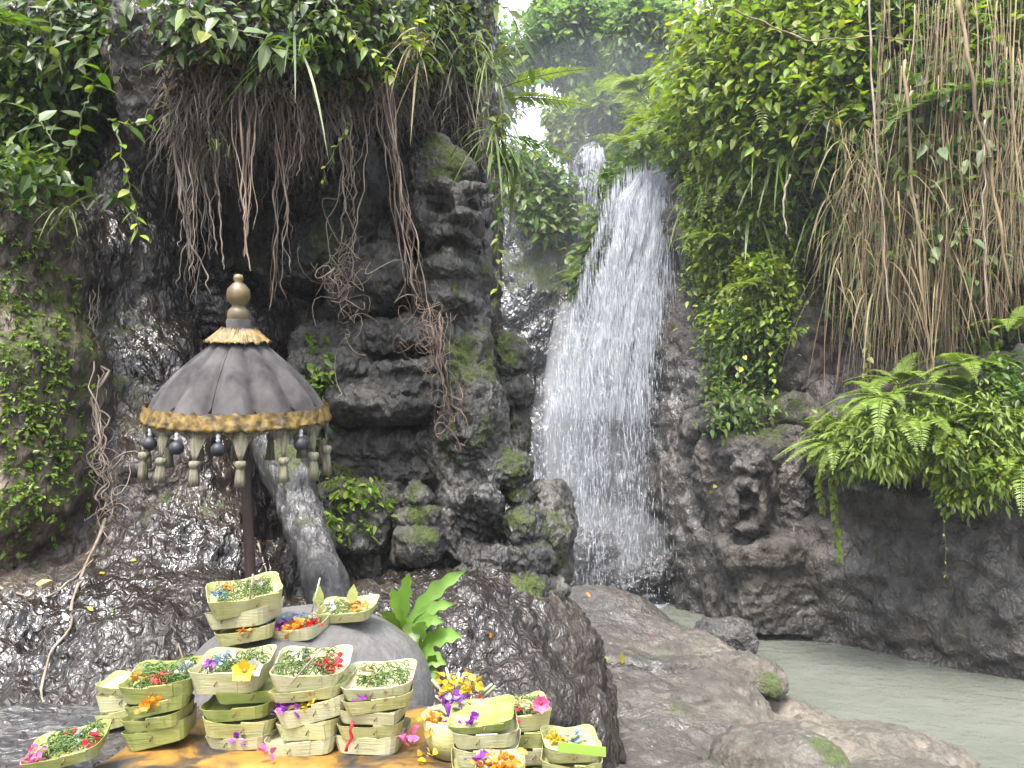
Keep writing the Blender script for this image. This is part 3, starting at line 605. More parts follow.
main_rows = [(172, 632, 686, 10.7), (200, 608, 686, 10.40), (240, 596, 682, 10.35), (290, 580, 668, 10.30), (350, 563, 655, 10.2), (420, 549, 648, 10.1), (500, 538, 655, 10.0), (592, 540, 672, 9.9)]
fall = empty('waterfall', W(620, 590, 9.9), kind='structure')
sheet(fall, main_rows[:6], water_mat('white water', .64, 1.0, .8), 0, seed=1)
sheet(fall, main_rows[:5], water_mat('white water veil', .76, 1.14, 1.1), .1, seed=4)
sheet(fall, main_rows, water_mat('thin water', 1.0, 1.42, .9), .05, seed=8)
spray(fall, main_rows[:6], 10500, .0018, .0050, .07, .32, 1.0, .01, .08, 'water_strands')
spray(fall, main_rows, 11500, .002, .0062, .015, .13, .75, .08, .3)
spray(fall, [(260, 640, 672, 10.25), (400, 625, 684, 10.1), (592, 620, 690, 9.9)], 2200, .0014, .0042, .008, .06, .7, .05, .25)
spray(fall, [(300, 560, 590, 10.6), (450, 545, 600, 10.5), (590, 535, 620, 10.3)], 3500, .0015, .005, .01, .09, .8, .1, .3)
left_rows = [(255, 560, 588, 11.6), (330, 556, 592, 11.2), (430, 550, 600, 10.9), (580, 540, 610, 10.5)]
sheet(fall, left_rows, water_mat('misty water', 1.0, 1.5, 1.2), 0, seed=12)
up = [(148, 586, 604, 12.5), (160, 582, 607, 12.4), (180, 579, 605, 12.35), (205, 577, 600, 12.3), (225, 575, 594, 12.3), (262, 572, 590, 12.25)]
sheet(fall, up, water_mat('upper water', .8, 1.05, 1.3), 0, 24, 60, seed=15)
spray(fall, up, 1200, .004, .012, .03, .14, 1, .02, .1, 'water_strands')
# splash on the rocks at the foot
P = []
for cx, cy, r, Y, k in ((640, 585, 16, 9.7, 900), (600, 560, 22, 9.9, 900), (585, 530, 14, 10.0, 500), (615, 575, 20, 9.8, 700)):
    q = rng.normal(size=(k, 3)) * np.array([r * .8 * PX(Y), .2, r * .8 * PX(Y)]); P.append(W(cx, cy, Y) + q)
mb = MB(); P = np.concatenate(P); drops(mb, P, rng.uniform(.002, .009, len(P)), rng.uniform(.003, .014, len(P))); mb.build('splash', M['drops'], fall)
# foam where the fall meets the pool
mb = MB(); k = 60
th = np.linspace(0, 2 * math.pi, 40, endpoint=False); rr = .32 + .09 * perlin(np.stack([np.cos(th) * 1.5, np.sin(th) * 1.5, 0 * th], 1), 3); c = W(643, 594, 9.75); c[2] = .006
ring = np.stack([c[0] + rr * 1.0 * np.cos(th), c[1] + rr * 1.3 * np.sin(th), 0 * th + .008], 1); mb.add(np.concatenate([ring, [c]]), [[i, (i + 1) % 40, 40] for i in range(40)])
mb.build('foam', M['drops'], fall)

def vol(name, c, r, dens, col=(.95, .97, 1.0)):
    bpy.ops.mesh.primitive_ico_sphere_add(subdivisions=4, radius=1, location=[float(x) for x in c]); o = bpy.context.object; o.name = name; o.scale = r; o['kind'] = 'stuff'
    m = bpy.data.materials.new(name); m.use_nodes = True; n = m.node_tree; n.nodes.clear(); v = n.nodes.new('ShaderNodeVolumePrincipled'); v.inputs['Density'].default_value = dens; v.inputs['Color'].default_value = (*col, 1); v.inputs['Anisotropy'].default_value = .2
    q = n.nodes.new('ShaderNodeOutputMaterial'); n.links.new(v.outputs[0], q.inputs['Volume']); o.data.materials.append(m); return o
vol('mist', W(590, 470, 10.3), (.85, .7, 2.0), .22)
vol('mist', W(600, 250, 13.0), (3.0, 2.6, 3.6), .018)  # wide thin volume added as local haze to whiten the background
vol('mist', W(568, 420, 10.8), (.35, .4, 1.7), .9)
vol('mist', W(610, 550, 9.9), (.8, .5, .6), .4)
# ---- carved face block on the far bank ------------------------------------------------------------
s = SDF((1.75, 7.15, .05), (3.75, 9.6, 2.75), .018)
s.B(775, 590, 56, 54, 8.45, .62, .22, .08, 4); s.E(800, 560, 40, 50, 8.4, .5, .1); s.E(740, 600, 30, 60, 8.6, .5, .1); s.B(757, 552, 36, 12, 8.05, .3, .08, .05, 3)
s.E(782, 492, 44, 66, 8.7, .6, .1); s.E(752, 455, 34, 26, 8.5, .4, .08); s.E(745, 500, 34, 60, 8.75, .5, .1); s.B(770, 440, 45, 12, 8.7, .4, .08, .05, 2); s.E(815, 520, 25, 60, 8.7, .5, .1); s.E(715, 470, 20, 40, 9.0, .4, .1)
s.E(749, 497, 20, 42, 8.2, .22, .05); s.E(751, 470, 19, 14, 8.1, .2, .03); s.E(756, 462, 9, 8, 8.02, .1, .03)
s.E(740, 474, 8, 6, 7.95, .12, .03, 0, True); s.E(758, 477, 6, 5, 7.95, .12, .03, 0, True)
s.E(748, 486, 13, 9, 8.02, .14, .03); s.E(752, 492, 9, 7, 7.96, .12, .03)
s.E(746, 509, 12, 17, 7.95, .26, .05, 0, True); s.E(744, 505, 9, 7, 8.12, .12, .04); s.E(733, 506, 6, 18, 8.05, .12, .05); s.E(760, 508, 7, 18, 8.05, .12, .05); s.E(746, 529, 12, 6, 8.0, .14, .05); s.E(738, 540, 16, 6, 8.0, .2, .06, 0, True)
s.C(765, 455, 8.2, 772, 490, 8.15, 4, 5, .03); s.C(772, 490, 8.15, 766, 520, 8.15, 5, 4, .03); s.C(778, 450, 8.25, 786, 500, 8.2, 4, 4, .03)
def dsp(V, N):
    f = np.clip((V[:, 0] - 2.72) * 4, 0, 1) * np.clip((V[:, 2] - .95) * 3, 0, 1)
    w1, w2 = worley(V * np.array([6, 6, 6.0]), 35)
    g_ = 1 - 2 * np.abs(perlin(np.stack([(V[:, 0] + .35 * V[:, 2]) * 9, V[:, 1] * 2, V[:, 2] * 1.6], 1), 88))
    face = np.exp(-(((V[:, 0] - 2.5) / .3) ** 2 + ((V[:, 2] - 1.35) / .5) ** 2))
    return (.05 * fbm(V * 2.4, 2, 101) + .03 * fbm(V * 7, 3, 111, True) + .025 * (np.minimum(w2 - w1, .4) - .2)) * (1 - .35 * face) + .022 * g_ * f + .008 * fbm(V * 24, 2, 5)
o = rock_object(s, 'carved_block', M['cliff'], dsp, [(W(760, 440, 8.4), .5, .75), (W(835, 520, 8.3), .35, .6)], [(W(800, 520, 8.1), .6, .9), (W(780, 600, 8), .7, .5)], kind=None, wet_base=.2)
tag(o, 'brown rock block with a gaping carved face standing in the stream right of the falls', 'carving')

def boulder(name, px, py, rx, ry, Y, dy, mat, label, h=.02, amp=1.0, moss=(), rot=0, cat='rock', kind=None, sink=0):
    c = W(px, py, Y); q = PX(Y); R = max(rx, ry) * q + .12
    s = SDF(c - np.array([R, dy + .12, R]), c + np.array([R, dy + .12, R]), h); s.ell(c, (rx * q, dy, ry * q), .02, math.radians(rot))
    s.ell(c + np.array([.25 * rx * q, -.1 * dy, -.2 * ry * q]), (rx * q * .7, dy * .8, ry * q * .75), .06, math.radians(rot - 8))
    sz = min(rx, ry) * q
    o = rock_object(s, name, M[mat], lambda V, N: amp * sz * (.26 * fbm(V / sz * .45, 3, int(px)) + .11 * fbm(V / sz * 1.6, 3, int(py), True)), moss, [(c, 9, .4)], kind=kind)
    tag(o, label, cat); return o
boulder('rock', 726, 634, 28, 15, 7.3, .26, 'dark_stone', 'dark rounded rock at the inner end of the mossy shelf', .014, 1.5)
boulder('rock', 735, 676, 46, 20, 5.8, .36, 'ledge', 'flat topped pale rock with a mossy edge by the water', .014, 1.3, [(W(772, 688, 5.5), .17, 1.1), (W(735, 698, 5.4), .2, .9)])
boulder('rock', 782, 768, 62, 36, 4.0, .36, 'ledge', 'smooth pale boulder with bright moss at the front of the shelf', .012, .9, [(W(828, 756, 3.85), .15, 1.2)])
boulder('rock', 648, 575, 38, 12, 9.6, .22, 'back_cliff', 'dark wet slanting rock at the foot of the falls', .016, 1.6, (), 28)
boulder('rock', 592, 562, 28, 24, 9.9, .3, 'back_cliff', 'black rock mound washed by the falling water', .016, 1.7)
# ================================================================ PLANTS
UP = np.array([0, 0, 1.0])
def cover(name, polys, n, mat, size, tuft=4, out=.12, down=.25, outw=.8, far=60, aspect=.5, tpl=T_HI, lift=.0, near=0.0, label=None, cat=None, droop=.2):
    """leaves growing off the rock inside regions of the cliff: one mass nobody could count"""
    mb = MB(); tot = sum(abs(sum(p[i][0] * p[i - 1][1] - p[i - 1][0] * p[i][1] for i in range(len(p)))) for p in polys)
    for poly in polys:
        a = abs(sum(poly[i][0] * poly[i - 1][1] - poly[i - 1][0] * poly[i][1] for i in range(len(poly)))) / tot
        P, N = scatter(poly, int(n * a), far, near)
        if not len(P): continue
        P = np.repeat(P, tuft, 0); N = np.repeat(N, tuft, 0); k = len(P)
        P = P + N * (rng.random((k, 1)) ** 1.5 * out) + rng.normal(size=(k, 3)) * out * .35; P[:, 2] += lift * rng.random(k)
        D = nrm(N * outw + rng.normal(size=(k, 3)) * .6 + np.array([0, 0, -down])); Nn = nrm(UP * .8 + N * .7 + rng.normal(size=(k, 3)) * .35)
        L = size * (.55 + .9 * rng.random(k)); leaves(mb, P, D, Nn, L, L * aspect, droop, .25, tpl)
    o = mb.build(name, mat, None, False); tag(o, label, cat, None, 'stuff'); return o

def frond(mbL, mbR, base, D0, L, droop, npin=26, plen=None, curl=0.0, tpl=T_HI, pw=.2, sweep=.45, start=.12):
    D0 = nrm(np.asarray(D0, float)); plen = plen or L * .2
    t = np.linspace(0, 1, 16); side0 = nrm(np.cross(D0, UP) + 1e-5)
    C = base + D0 * (L * t)[:, None] - UP * (droop * L * t ** 2)[:, None] + side0 * (curl * L * t ** 2)[:, None]
    tubes(mbR, C, L * (.009 - .0065 * t), 4)
    ti = np.linspace(start, .985, npin) + rng.normal(size=npin) * .004; ti = np.clip(ti, 0, 1)
    pos = np.stack([np.interp(ti, t, C[:, k]) for k in range(3)], 1); T = nrm(np.stack([np.interp(ti, t, np.gradient(C[:, k])) for k in range(3)], 1))
    S = nrm(np.cross(T, UP) + 1e-5); Nn = np.cross(S, T)
    prof = np.minimum(1, (ti - start) / .12 + .35) * np.clip((1 - ti) / .8, 0.03, 1) ** .75
    for sg in (-1, 1):
        D = nrm(S * sg + T * sweep + Nn * .12 + rng.normal(size=(npin, 3)) * .05); ll = plen * prof * (1 + rng.normal(size=npin) * .06)
        leaves(mbL, pos, D, Nn + rng.normal(size=(npin, 3)) * .08, ll, ll * pw + L * .004, .18, .15, tpl)
def fern(px, py, Y, L, n, label, mat='leaf_fern', lean=(0, -.5, .7), spread=1.0, droop=.45, npin=26, parts=True, group=None, name='fern', plen=None, pw=.2, cat='fern', hitit=False, droops=None):
    c = W(px, py, Y)
    if hitit:
        h = hit(px, py)
        if h is not None: c = h[0] + h[1] * .02
    root = empty(name, c, label, cat, group); mbL, mbR = MB(), MB()
    for i in range(n):
        a = 2 * math.pi * (i + random.random() * .6) / n
        d = np.array([math.cos(a) * spread + lean[0], math.sin(a) * spread * .8 + lean[1], lean[2] + random.uniform(-.2, .3)])
        if parts: mbL, mbR = MB(), MB()
        l = L * random.uniform(.7, 1.1); frond(mbL, mbR, c, d, l, droop * random.uniform(.6, 1.3), npin, (plen or .2) * l, random.uniform(-.15, .15), pw=pw)
        if parts:
            mbL.v += mbR.v; mbL.f4 += [f + mbL.n for f in mbR.f4]; mbL.f3 += [f + mbL.n for f in mbR.f3]; mbL.n += mbR.n; mbL.uvs += mbR.uvs
            mbL.build('frond', M[mat], root, False)
    if not parts: mbL.build('fronds', M[mat], root, False); mbR.build('stalks', M['stem'], root)
    return root
def bush(name, c, r, n, size, mat, label, cat='shrub', group=None, clumps=14, down=.15, aspect=.45, tpl=T_HI, stem_to=None, fill=.55):
    c = np.asarray(c, float); r = np.asarray(r, float); root = empty(name, c - np.array([0, 0, r[2]]), label, cat, group)
    cc = rdir(clumps) * (rng.random((clumps, 1)) ** .5) * r * .72 + c; cr = (.28 + .25 * rng.random(clumps))
    w = rng.integers(0, clumps, n); u = rdir(n); P = cc[w] + u * (rng.random((n, 1)) ** fill) * cr[w][:, None] * r
    D = nrm(u * .8 + rng.normal(size=(n, 3)) * .5 + np.array([0, 0, -down])); Nn = nrm(UP + u * .5 + rng.normal(size=(n, 3)) * .35)
    L = size * (.6 + .8 * rng.random(n)); mb = MB(); leaves(mb, P, D, Nn, L, L * aspect, .2, .25, tpl); mb.build('crown' if cat == 'tree' else 'foliage', M[mat], root, False)
    b0 = np.asarray(stem_to if stem_to is not None else c - np.array([0, -.1 * r[1], r[2] * 1.05]), float); mb = MB()
    rad = .02 * r[2] if cat != 'tree' else .035 * r[2]
    k = 10; t = np.linspace(0, 1, k)[:, None]; mid = c + np.array([0, 0, .2 * r[2]]); P = b0 + (mid - b0) * t; P[1:-1] += rng.normal(size=(k - 2, 3)) * r * .03
    tubes(mb, P, (rad * (1.3 - t[:, 0])), 7)
    for q in cc[:max(5, clumps // 2)]:
        s0 = P[random.randint(k // 2, k - 1)]; tt = np.linspace(0, 1, 6)[:, None]; B = s0 + (q - s0) * tt; B[1:-1] += rng.normal(size=(4, 3)) * r * .03; tubes(mb, B, rad * (.5 - .42 * tt[:, 0]), 5)
    mb.build('trunk' if cat == 'tree' else 'stem', M['bark'] if cat == 'tree' else M['stem'], root); return root
def blades(mb, base, n, L, w, dir0, droop=1.0, spread=.5, seg=7):
    """long strap leaves or grass blades that arch and hang"""
    base = np.asarray(base, float); B = base + rng.normal(size=(n, 3)) * .03 if base.ndim == 1 else base
    D = nrm(np.asarray(dir0) + rng.normal(size=(n, 3)) * spread); l = L * (.55 + .6 * rng.random(n)); t = np.linspace(0, 1, seg)
    C = B[:, None] + D[:, None] * (l[:, None] * t)[..., None]; C[..., 2] -= droop * l[:, None] * t ** 2
    S = nrm(np.cross(D, UP) + rng.normal(size=(n, 3)) * .3); ww = w * (.6 + .7 * rng.random(n))[:, None] * np.array([.5, .85, 1, .95, .8, .5, .04])[None]
    V = np.stack([C - S[:, None] * ww[..., None] * .5, C + S[:, None] * ww[..., None] * .5], 2).reshape(-1, 3)
    i = np.arange(seg - 1); q = np.stack([2 * i, 2 * i + 1, 2 * i + 3, 2 * i + 2], 1); mb.add(V, None, (q[None] + (np.arange(n) * seg * 2)[:, None, None]).reshape(-1, 4))
def strap_plant(name, px, py, Y, n, L, w, mat, label, dir0=(0, -.6, .7), droop=1.0, spread=.5, cat='plant', group=None, hitit=False):
    c = W(px, py, Y)
    if hitit:
        h = hit(px, py); c = h[0] if h is not None else c
    mb = MB(); blades(mb, c, n, L, w, dir0, droop, spread); o = mb.build(name, M[mat], None, False); tag(o, label, cat, group); return o
def leafy(name, pts, leaf_L, mat, label, nleaf=14, cat='plant', r=.004, asp=.5, group=None, big=0.0, hang=.3, stem='stem'):
    """a stem along points with leaves set alternately on it"""
    pts = np.array(pts, float); t = np.linspace(0, 1, 24); u = np.linspace(0, 1, len(pts)); C = np.stack([np.interp(t, u, pts[:, k]) for k in range(3)], 1)
    C[1:-1] += .004 * rng.normal(size=(22, 3)); root = empty(name, pts[0], label, cat, group); mb = MB(); tubes(mb, C, r * (1.1 - .8 * t), 5); mb.build('stem', M[stem], root)
    ti = np.linspace(.12, 1, nleaf); P = np.stack([np.interp(ti, t, C[:, k]) for k in range(3)], 1); T = nrm(np.stack([np.interp(ti, t, np.gradient(C[:, k])) for k in range(3)], 1))
    a = np.arange(nleaf) * 2.4 + rng.normal(size=nleaf) * .4; A = nrm(np.cross(T, np.array([.3, 1, .2]))); Bq = np.cross(T, A)
    D = nrm(A * np.cos(a)[:, None] + Bq * np.sin(a)[:, None] + T * .5 + np.array([0, -.25, -hang])); L = leaf_L * (.7 + .5 * rng.random(nleaf))
    mb = MB(); leaves(mb, P, D, UP * .7 + np.array([0, -.6, 0]) + rng.normal(size=(nleaf, 3)) * .25, L, L * asp, .2, .2); mb.build('foliage', M[mat], root, False); return root

# ---- forest behind and above the falls -----------------------------------------------------------
GT = 'trees on the slope behind the falls'
for px, py, Y, rx, ry, n, mat, lab in (
    (566, 42, 26, 60, 62, 7500, 'leaf_tree_hazy', 'tall bluish green tree rising straight above the upper waterfall'),
    (655, 45, 25, 52, 70, 6500, 'leaf_tree_hazy', 'dense rounded tree between the sky gap and the upper fall'),
    (612, 118, 21, 50, 48, 5000, 'leaf_mid', 'lower tree crown directly above the narrow upper cascade'),
    (505, 200, 18, 62, 50, 5200, 'leaf_mid', 'low wide tree between the carved cliff edge and the upper cascade'),
    (742, 20, 17, 48, 60, 5000, 'leaf_mid', 'leafy tree over the bright ferns on the right bank'),
    (478, 60, 26, 62, 80, 6000, 'leaf_tree_hazy', 'faint far tree half hidden by the carved cliff edge'),
    (672, 115, 18, 34, 40, 3500, 'leaf_bright', 'bright young tree over the lip of the main fall'),
    (548, 225, 15.5, 26, 34, 2200, 'leaf_bright', 'round bushy tree left of the narrow upper cascade'),
    (810, -10, 16, 60, 60, 4500, 'leaf_bright', 'bright tree cut off by the top edge above the vines'),
    (566, 128, 23, 26, 40, 2600, 'leaf_bright', 'light green tree filling the gap left of the upper cascade'),
    (620, 75, 30, 60, 60, 4500, 'leaf_tree_hazy', 'pale hazy tree far behind the upper cascade'),
    (600, -30, 32, 80, 45, 4500, 'leaf_tree_hazy', 'farthest tree whose crown leaves the top of the view')):
    q = PX(Y); c = W(px, py, Y); gz = 5.0 + (Y - 14) * .17
    bush('forest_tree', c, (rx * q, rx * q * .9, ry * q), n, .26 * Y / 24 + .02, mat, lab, 'tree', GT, 26, .2, .5, T_HI, np.array([c[0] + .3, Y + .5, gz - .5]), .7)

# ---- greenery on the lip of the falls and between them
cover('lip_undergrowth', [[(612, 150), (640, 120), (700, 110), (690, 170), (640, 170), (612, 200)], [(505, 150), (570, 170), (565, 225), (550, 250), (515, 215)], [(596, 232), (608, 205), (600, 280), (580, 290)]], 900, M['leaf_mid'], .14, 5, .3, .3, near=5)
for px, py, Y, L, nf, lab in ((640, 150, 11.5, 1.1, 12, 'bright fern cluster arching over the lip of the main fall'), (672, 120, 11.6, 1.2, 12, 'tall bright fern on the bank above the main fall lip'),
                              (700, 150, 11.0, .9, 10, 'bright fern just right of the main fall lip'), (606, 250, 11.5, .55, 12, 'fern clump wedged between the upper cascade and main fall'),
                              (578, 285, 11.6, .6, 10, 'yellowish fern hanging over the dark gap left of the main fall'), (628, 185, 12.0, .7, 10, 'fern drooping beside the top left of the main fall'),
                              (690, 85, 13.5, 1.3, 12, 'light green fern high on the slope below the sky gap'), (650, 105, 14, 1.4, 12, 'tall light fern standing behind the lip ferns'), (725, 95, 12.5, 1.2, 11, 'bright fern under the leafy tree on the right bank')):
    fern(px, py, Y, L, nf, lab, 'leaf_fern', (-.1, -.4, .8), 1.0, .7, 18, False, 'ferns around the falls')
fern(588, 275, 11.2, .7, 6, 'drooping fern with three long fronds in front of the dark gap', 'leaf_fern', (-.5, -.4, .5), .8, .8, 20, True)

for px, py, Y, L, nf, lab in ((658, 128, 10.3, .9, 11, 'bright fern leaning over the top of the main fall'), (700, 100, 9.8, 1.0, 11, 'large light fern above the right shoulder of the main fall'), (735, 135, 9.2, .8, 10, 'light fern left of the single oval leaf'), (690, 150, 9.9, .7, 10, 'low light fern at the right shoulder of the main fall'), (765, 60, 8.8, 1.0, 10, 'broad light fern in front of the bright sunlit shrub'), (640, 92, 12.5, 1.2, 11, 'tall light fern between the two falls and the far trees'), (820, 110, 8.2, .8, 9, 'light fern above the tan grass tussock'), (740, 290, 8.6, .5, 9, 'small light fern in the middle of the bank creepers'), (715, 240, 9.2, .6, 9, 'light fern leaning toward the falling water')):
    fern(px, py, Y, L, nf, lab, 'leaf_fern', (-.2, -.6, .6), 1.0, .75, 24, False, 'light ferns near the main fall', plen=.22, pw=.2)

# ---- right bank: leafy cliff
cover('bank_undergrowth', [[(690, 165), (760, 150), (800, 190), (800, 250), (760, 420), (715, 425), (712, 330), (694, 280)]], 1500, M['leaf_mid'], .07, 6, .22, .35, near=5)
cover('bank_creeper', [[(700, 110), (790, 120), (790, 300), (708, 260)], [(705, 250), (790, 260), (780, 340), (720, 330)]], 3000, M['leaf_bright'], .07, 6, .34, .35, near=5)
cover('bank_canopy', [[(690, 0), (1024, 0), (1024, 60), (880, 60), (860, 130), (700, 130)]], 2800, M['leaf_bright'], .125, 5, .5, .2, near=5)
cover('bank_canopy', [[(760, 0), (1024, 0), (1024, 170), (760, 190)]], 900, M['leaf_mid'], .11, 5, .35, .2, near=5)
cover('vine_leaves', [[(860, 60), (1024, 60), (1024, 380), (840, 330)]], 700, M['leaf_mid'], .10, 4, .3, .3, near=5)
cover('vine_leaves', [[(900, 120), (1024, 80), (1024, 320), (930, 330)]], 260, M['leaf_pale'], .12, 2, .4, .3, near=5)
GB = 'shrubs on the right bank'
for px, py, Y, rx, ry, n, size, mat, lab in (
    (765, 70, 9.0, 55, 50, 2200, .14, 'leaf_bright', 'bright sunlit shrub high on the bank right of the falls'), (830, 50, 8.6, 45, 45, 1700, .14, 'leaf_bright', 'bright shrub on the bank between sunlit shrub and dry vines'),
    (722, 210, 9.4, 26, 34, 1300, .09, 'leaf_mid', 'mid green small leaved bush touching the right edge of the fall'), (765, 270, 8.7, 34, 36, 1500, .08, 'leaf_bright', 'fine leaved yellowish green bush halfway down the right bank'),
    (735, 345, 9.0, 28, 40, 1100, .10, 'leaf_mid', 'bush of round leaves hanging above the carved face block'), (714, 255, 9.5, 20, 40, 900, .09, 'leaf_bright', 'light hanging bush along the right margin of the fall'),
    (900, 25, 7.8, 60, 35, 1800, .13, 'leaf_mid', 'dark bush crowning the curtain of dry vines'), (985, 20, 7.2, 50, 30, 1300, .13, 'leaf_mid', 'dark bush over the tan vines by the right edge'),
    (800, 140, 8.7, 34, 30, 1200, .10, 'leaf_mid', 'mid green bush above the hanging grass tussock'), (970, 470, 6.15, 60, 55, 2600, .055, 'leaf_bright', 'small leaved bush spilling under the big ferns'),
    (1005, 400, 6.2, 40, 50, 1700, .06, 'leaf_mid', 'small leaved bush behind the ferns by the right edge'), (850, 450, 6.6, 45, 32, 1900, .05, 'leaf_fern', 'feathery yellow green bush at the tip of the fern bank')):
    q = PX(Y); bush('bank_shrub', W(px, py, Y), (rx * q, rx * q * .8, ry * q), n, size, mat, lab, 'shrub', GB, 16, .3, .5)
for px, py, L, nf, lab in ((745, 185, .8, 9, 'fern on the bank under the single oval leaf'), (705, 185, .7, 9, 'fern hanging over the right edge of the main fall'), (775, 235, .7, 8, 'fern above the fine leaved bush on the bank'), (725, 300, .6, 8, 'fern in the creepers halfway down the bank'), (700, 230, .6, 8, 'yellowish fern beside the light hanging bush'), (760, 110, 1.0, 9, 'large bright fern between the sunlit shrubs'), (840, 95, .9, 8, 'bright fern left of the dry vine curtain'), (790, 40, 1.0, 9, 'bright fern at the top of the bank')):
    fern(px, py, 8.5, L, nf, lab, 'leaf_bright', (-.1, -.6, .5), .9, .9, 22, False, 'ferns on the leafy right bank', hitit=True, plen=.22, pw=.2)
# broad leaf standing alone, strap leaves
def big_leaf(px, py, Y, L, w, ang, mat, label, tilt=.2):
    c = W(px, py, Y); root = empty('broad_leaf', c, label, 'leaf'); a = math.radians(ang); D = np.array([math.cos(a), tilt * .3, math.sin(a)]); mb = MB()
    t = np.linspace(0, 1, 9); wd = w * np.sin(np.pi * np.clip(t, .02, .98)) ** .7; S = nrm(np.cross(D, np.array([0, -1.0, .35]))); C = c + D * (L * t)[:, None] - UP * (.1 * L * t ** 2)[:, None]
    V = np.stack([C - S * wd[:, None] * .5, C + np.array([0, .06 * w, 0]), C + S * wd[:, None] * .5], 1).reshape(-1, 3); i = np.arange(8) * 3
    mb.add(V, None, np.concatenate([np.stack([i, i + 1, i + 4, i + 3], 1), np.stack([i + 1, i + 2, i + 5, i + 4], 1)])); mb.build('blade', M[mat], root)
    mb = MB(); tubes(mb, np.stack([c - D * L * .7 - UP * .1 * L, c - D * L * .3, c, c + D * L * .9], 0), np.array([.012, .012, .01, .003]) * w * 1.6, 5); mb.build('stalk', M['stem'], root)
big_leaf(713, 158, 8.8, .24, .18, 80, 'leaf_bright', 'single bright oval leaf standing up right of the fall lip')
GS = 'strap leaved plants on the right bank'
for px, py, n, L, w, mat, lab in ((760, 150, 26, .8, .035, 'leaf_bright', 'tuft of green strap leaves beside the single oval leaf'), (752, 215, 14, .8, .05, 'leaf_pale', 'pale strap leaved plant drooping over the fine leaved bush'),
                                  (790, 160, 24, 1.0, .03, 'grass_blade', 'arching green grass at the top of the hanging tussock'), (850, 240, 60, 1.1, .022, 'dry_blade', 'tan grass tussock hanging over the dark hollow'),
                                  (835, 215, 40, 1.0, .022, 'grass_blade', 'green streaked tussock mixed into the tan hanging grass'), (880, 190, 50, 1.1, .02, 'dry_blade', 'long dry grass tuft behind the tan tussock'),
                                  (720, 170, 24, .7, .03, 'grass_blade', 'grass tuft beside the top of the main fall'), (690, 200, 18, .6, .025, 'grass_blade', 'thin grass tuft touching the falling water')):
    strap_plant('strap_plant' if w > .024 else 'grass_tussock', px, py, 8.2, n, L, w, mat, lab, (-.1, -.5, .5), 1.25, .45, 'plant' if w > .024 else 'grass', GS, True)

# ---- big ferns on the right
GF = 'big ferns on the right bank'
for px, py, Y, L, nf, lean, lab in ((905, 420, 6.5, .8, 11, (-.35, -.5, .45), 'largest pale green fern leaning toward the stream'), (960, 395, 6.6, .72, 11, (-.1, -.6, .5), 'fern with fronds fanned above the largest fern'),
                                    (860, 425, 6.8, .65, 12, (-.5, -.4, .4), 'fern at the tip of the bank pointing at the carved face'), (1000, 420, 6.3, .7, 10, (.1, -.6, .3), 'fern by the right edge with downturned fronds'),
                                    (1015, 330, 6.4, .6, 8, (-.3, -.5, .6), 'upright fern beside the tan vines at the right edge'),
                                    (835, 455, 6.9, .55, 9, (-.4, -.5, .3), 'feathery small fern beside the leafy trailing vine'), (900, 385, 6.9, .7, 10, (-.4, -.3, .6), 'fern behind the largest fern under the vines')):
    fern(px, py, Y, L, nf, lab, 'leaf_fern', lean, .9, .6, 36, True, GF, plen=.2, pw=.19)
for px, py, Y, rx, ry, n, lab in ((900, 440, 6.4, 82, 46, 5200, 'broad fern thicket under the largest pale fern'), (985, 445, 6.2, 66, 64, 5200, 'fern thicket filling the bank by the right edge'), (848, 440, 6.6, 48, 32, 3200, 'low fern thicket at the stream end of the bank')):
    q = PX(Y); bush('fern_thicket', W(px, py, Y), (rx * q, .5, ry * q), n, .075, 'leaf_fern', lab, 'fern', GF, 30, .5, .3)
for px, py, Y, L, nf, lean, lab in ((885, 400, 6.5, .72, 13, (-.5, -.5, .35), 'wide fern spreading over the thicket toward the carved face'), (950, 430, 6.3, .7, 13, (-.25, -.5, .6), 'broad fern drooping in front of the thicket'), (1015, 460, 6.2, .7, 12, (-.2, -.6, .3), 'broad fern cut off by the right edge'), (840, 440, 6.6, .6, 13, (-.5, -.5, .2), 'yellow green fern draped over the stream end of the bank'),
                                    (970, 370, 6.5, .7, 12, (-.2, -.4, .6), 'tall fern at the back of the bank under the thickest vine')):
    fern(px, py, Y, L, nf, lab, 'leaf_fern', lean, .95, .65, 36, True, GF, plen=.2, pw=.19)
fern(935, 105, 7.0, .9, 6, 'dark green fern hanging among the dry vines', 'leaf_mid', (-.3, -.5, .1), .8, .5, 26, True)
# trailing vines
def trailing(pts, Y, label, leaf=.05, n=26, mat='leaf_bright', asp=.75):
    leafy('trailing_vine', [W(x, y, Y) for x, y in pts], leaf, mat, label, n, 'vine', .004, asp, None, hang=.5)
trailing([(825, 445), (832, 490), (836, 520), (840, 560)], 7.0, 'leafy vine dangling from the fern bank beside the carved block', .06, 40)
trailing([(815, 450), (818, 480), (822, 510)], 7.05, 'short leafy vine dangling from the tip of the fern bank', .06, 22)
trailing([(938, 490), (944, 520), (946, 575)], 6.2, 'thin vine hanging alone in front of the undercut rock', .035, 8)
trailing([(745, 330), (740, 400), (738, 460), (712, 490)], 8.6, 'long stem vine falling past the carved face', .07, 16, 'leaf_yellow', .8)
trailing([(722, 330), (718, 420), (716, 500), (720, 575)], 8.8, 'bare vine hanging left of the carved face down the brown rock', .05, 7)
trailing([(868, 330), (866, 380), (862, 430)], 7.2, 'leafy vine climbing in front of the dark hollow', .07, 18)
trailing([(760, 300), (772, 360), (775, 410)], 8.4, 'leafy vine hanging on the brown rock under the tan tussock', .07, 18)

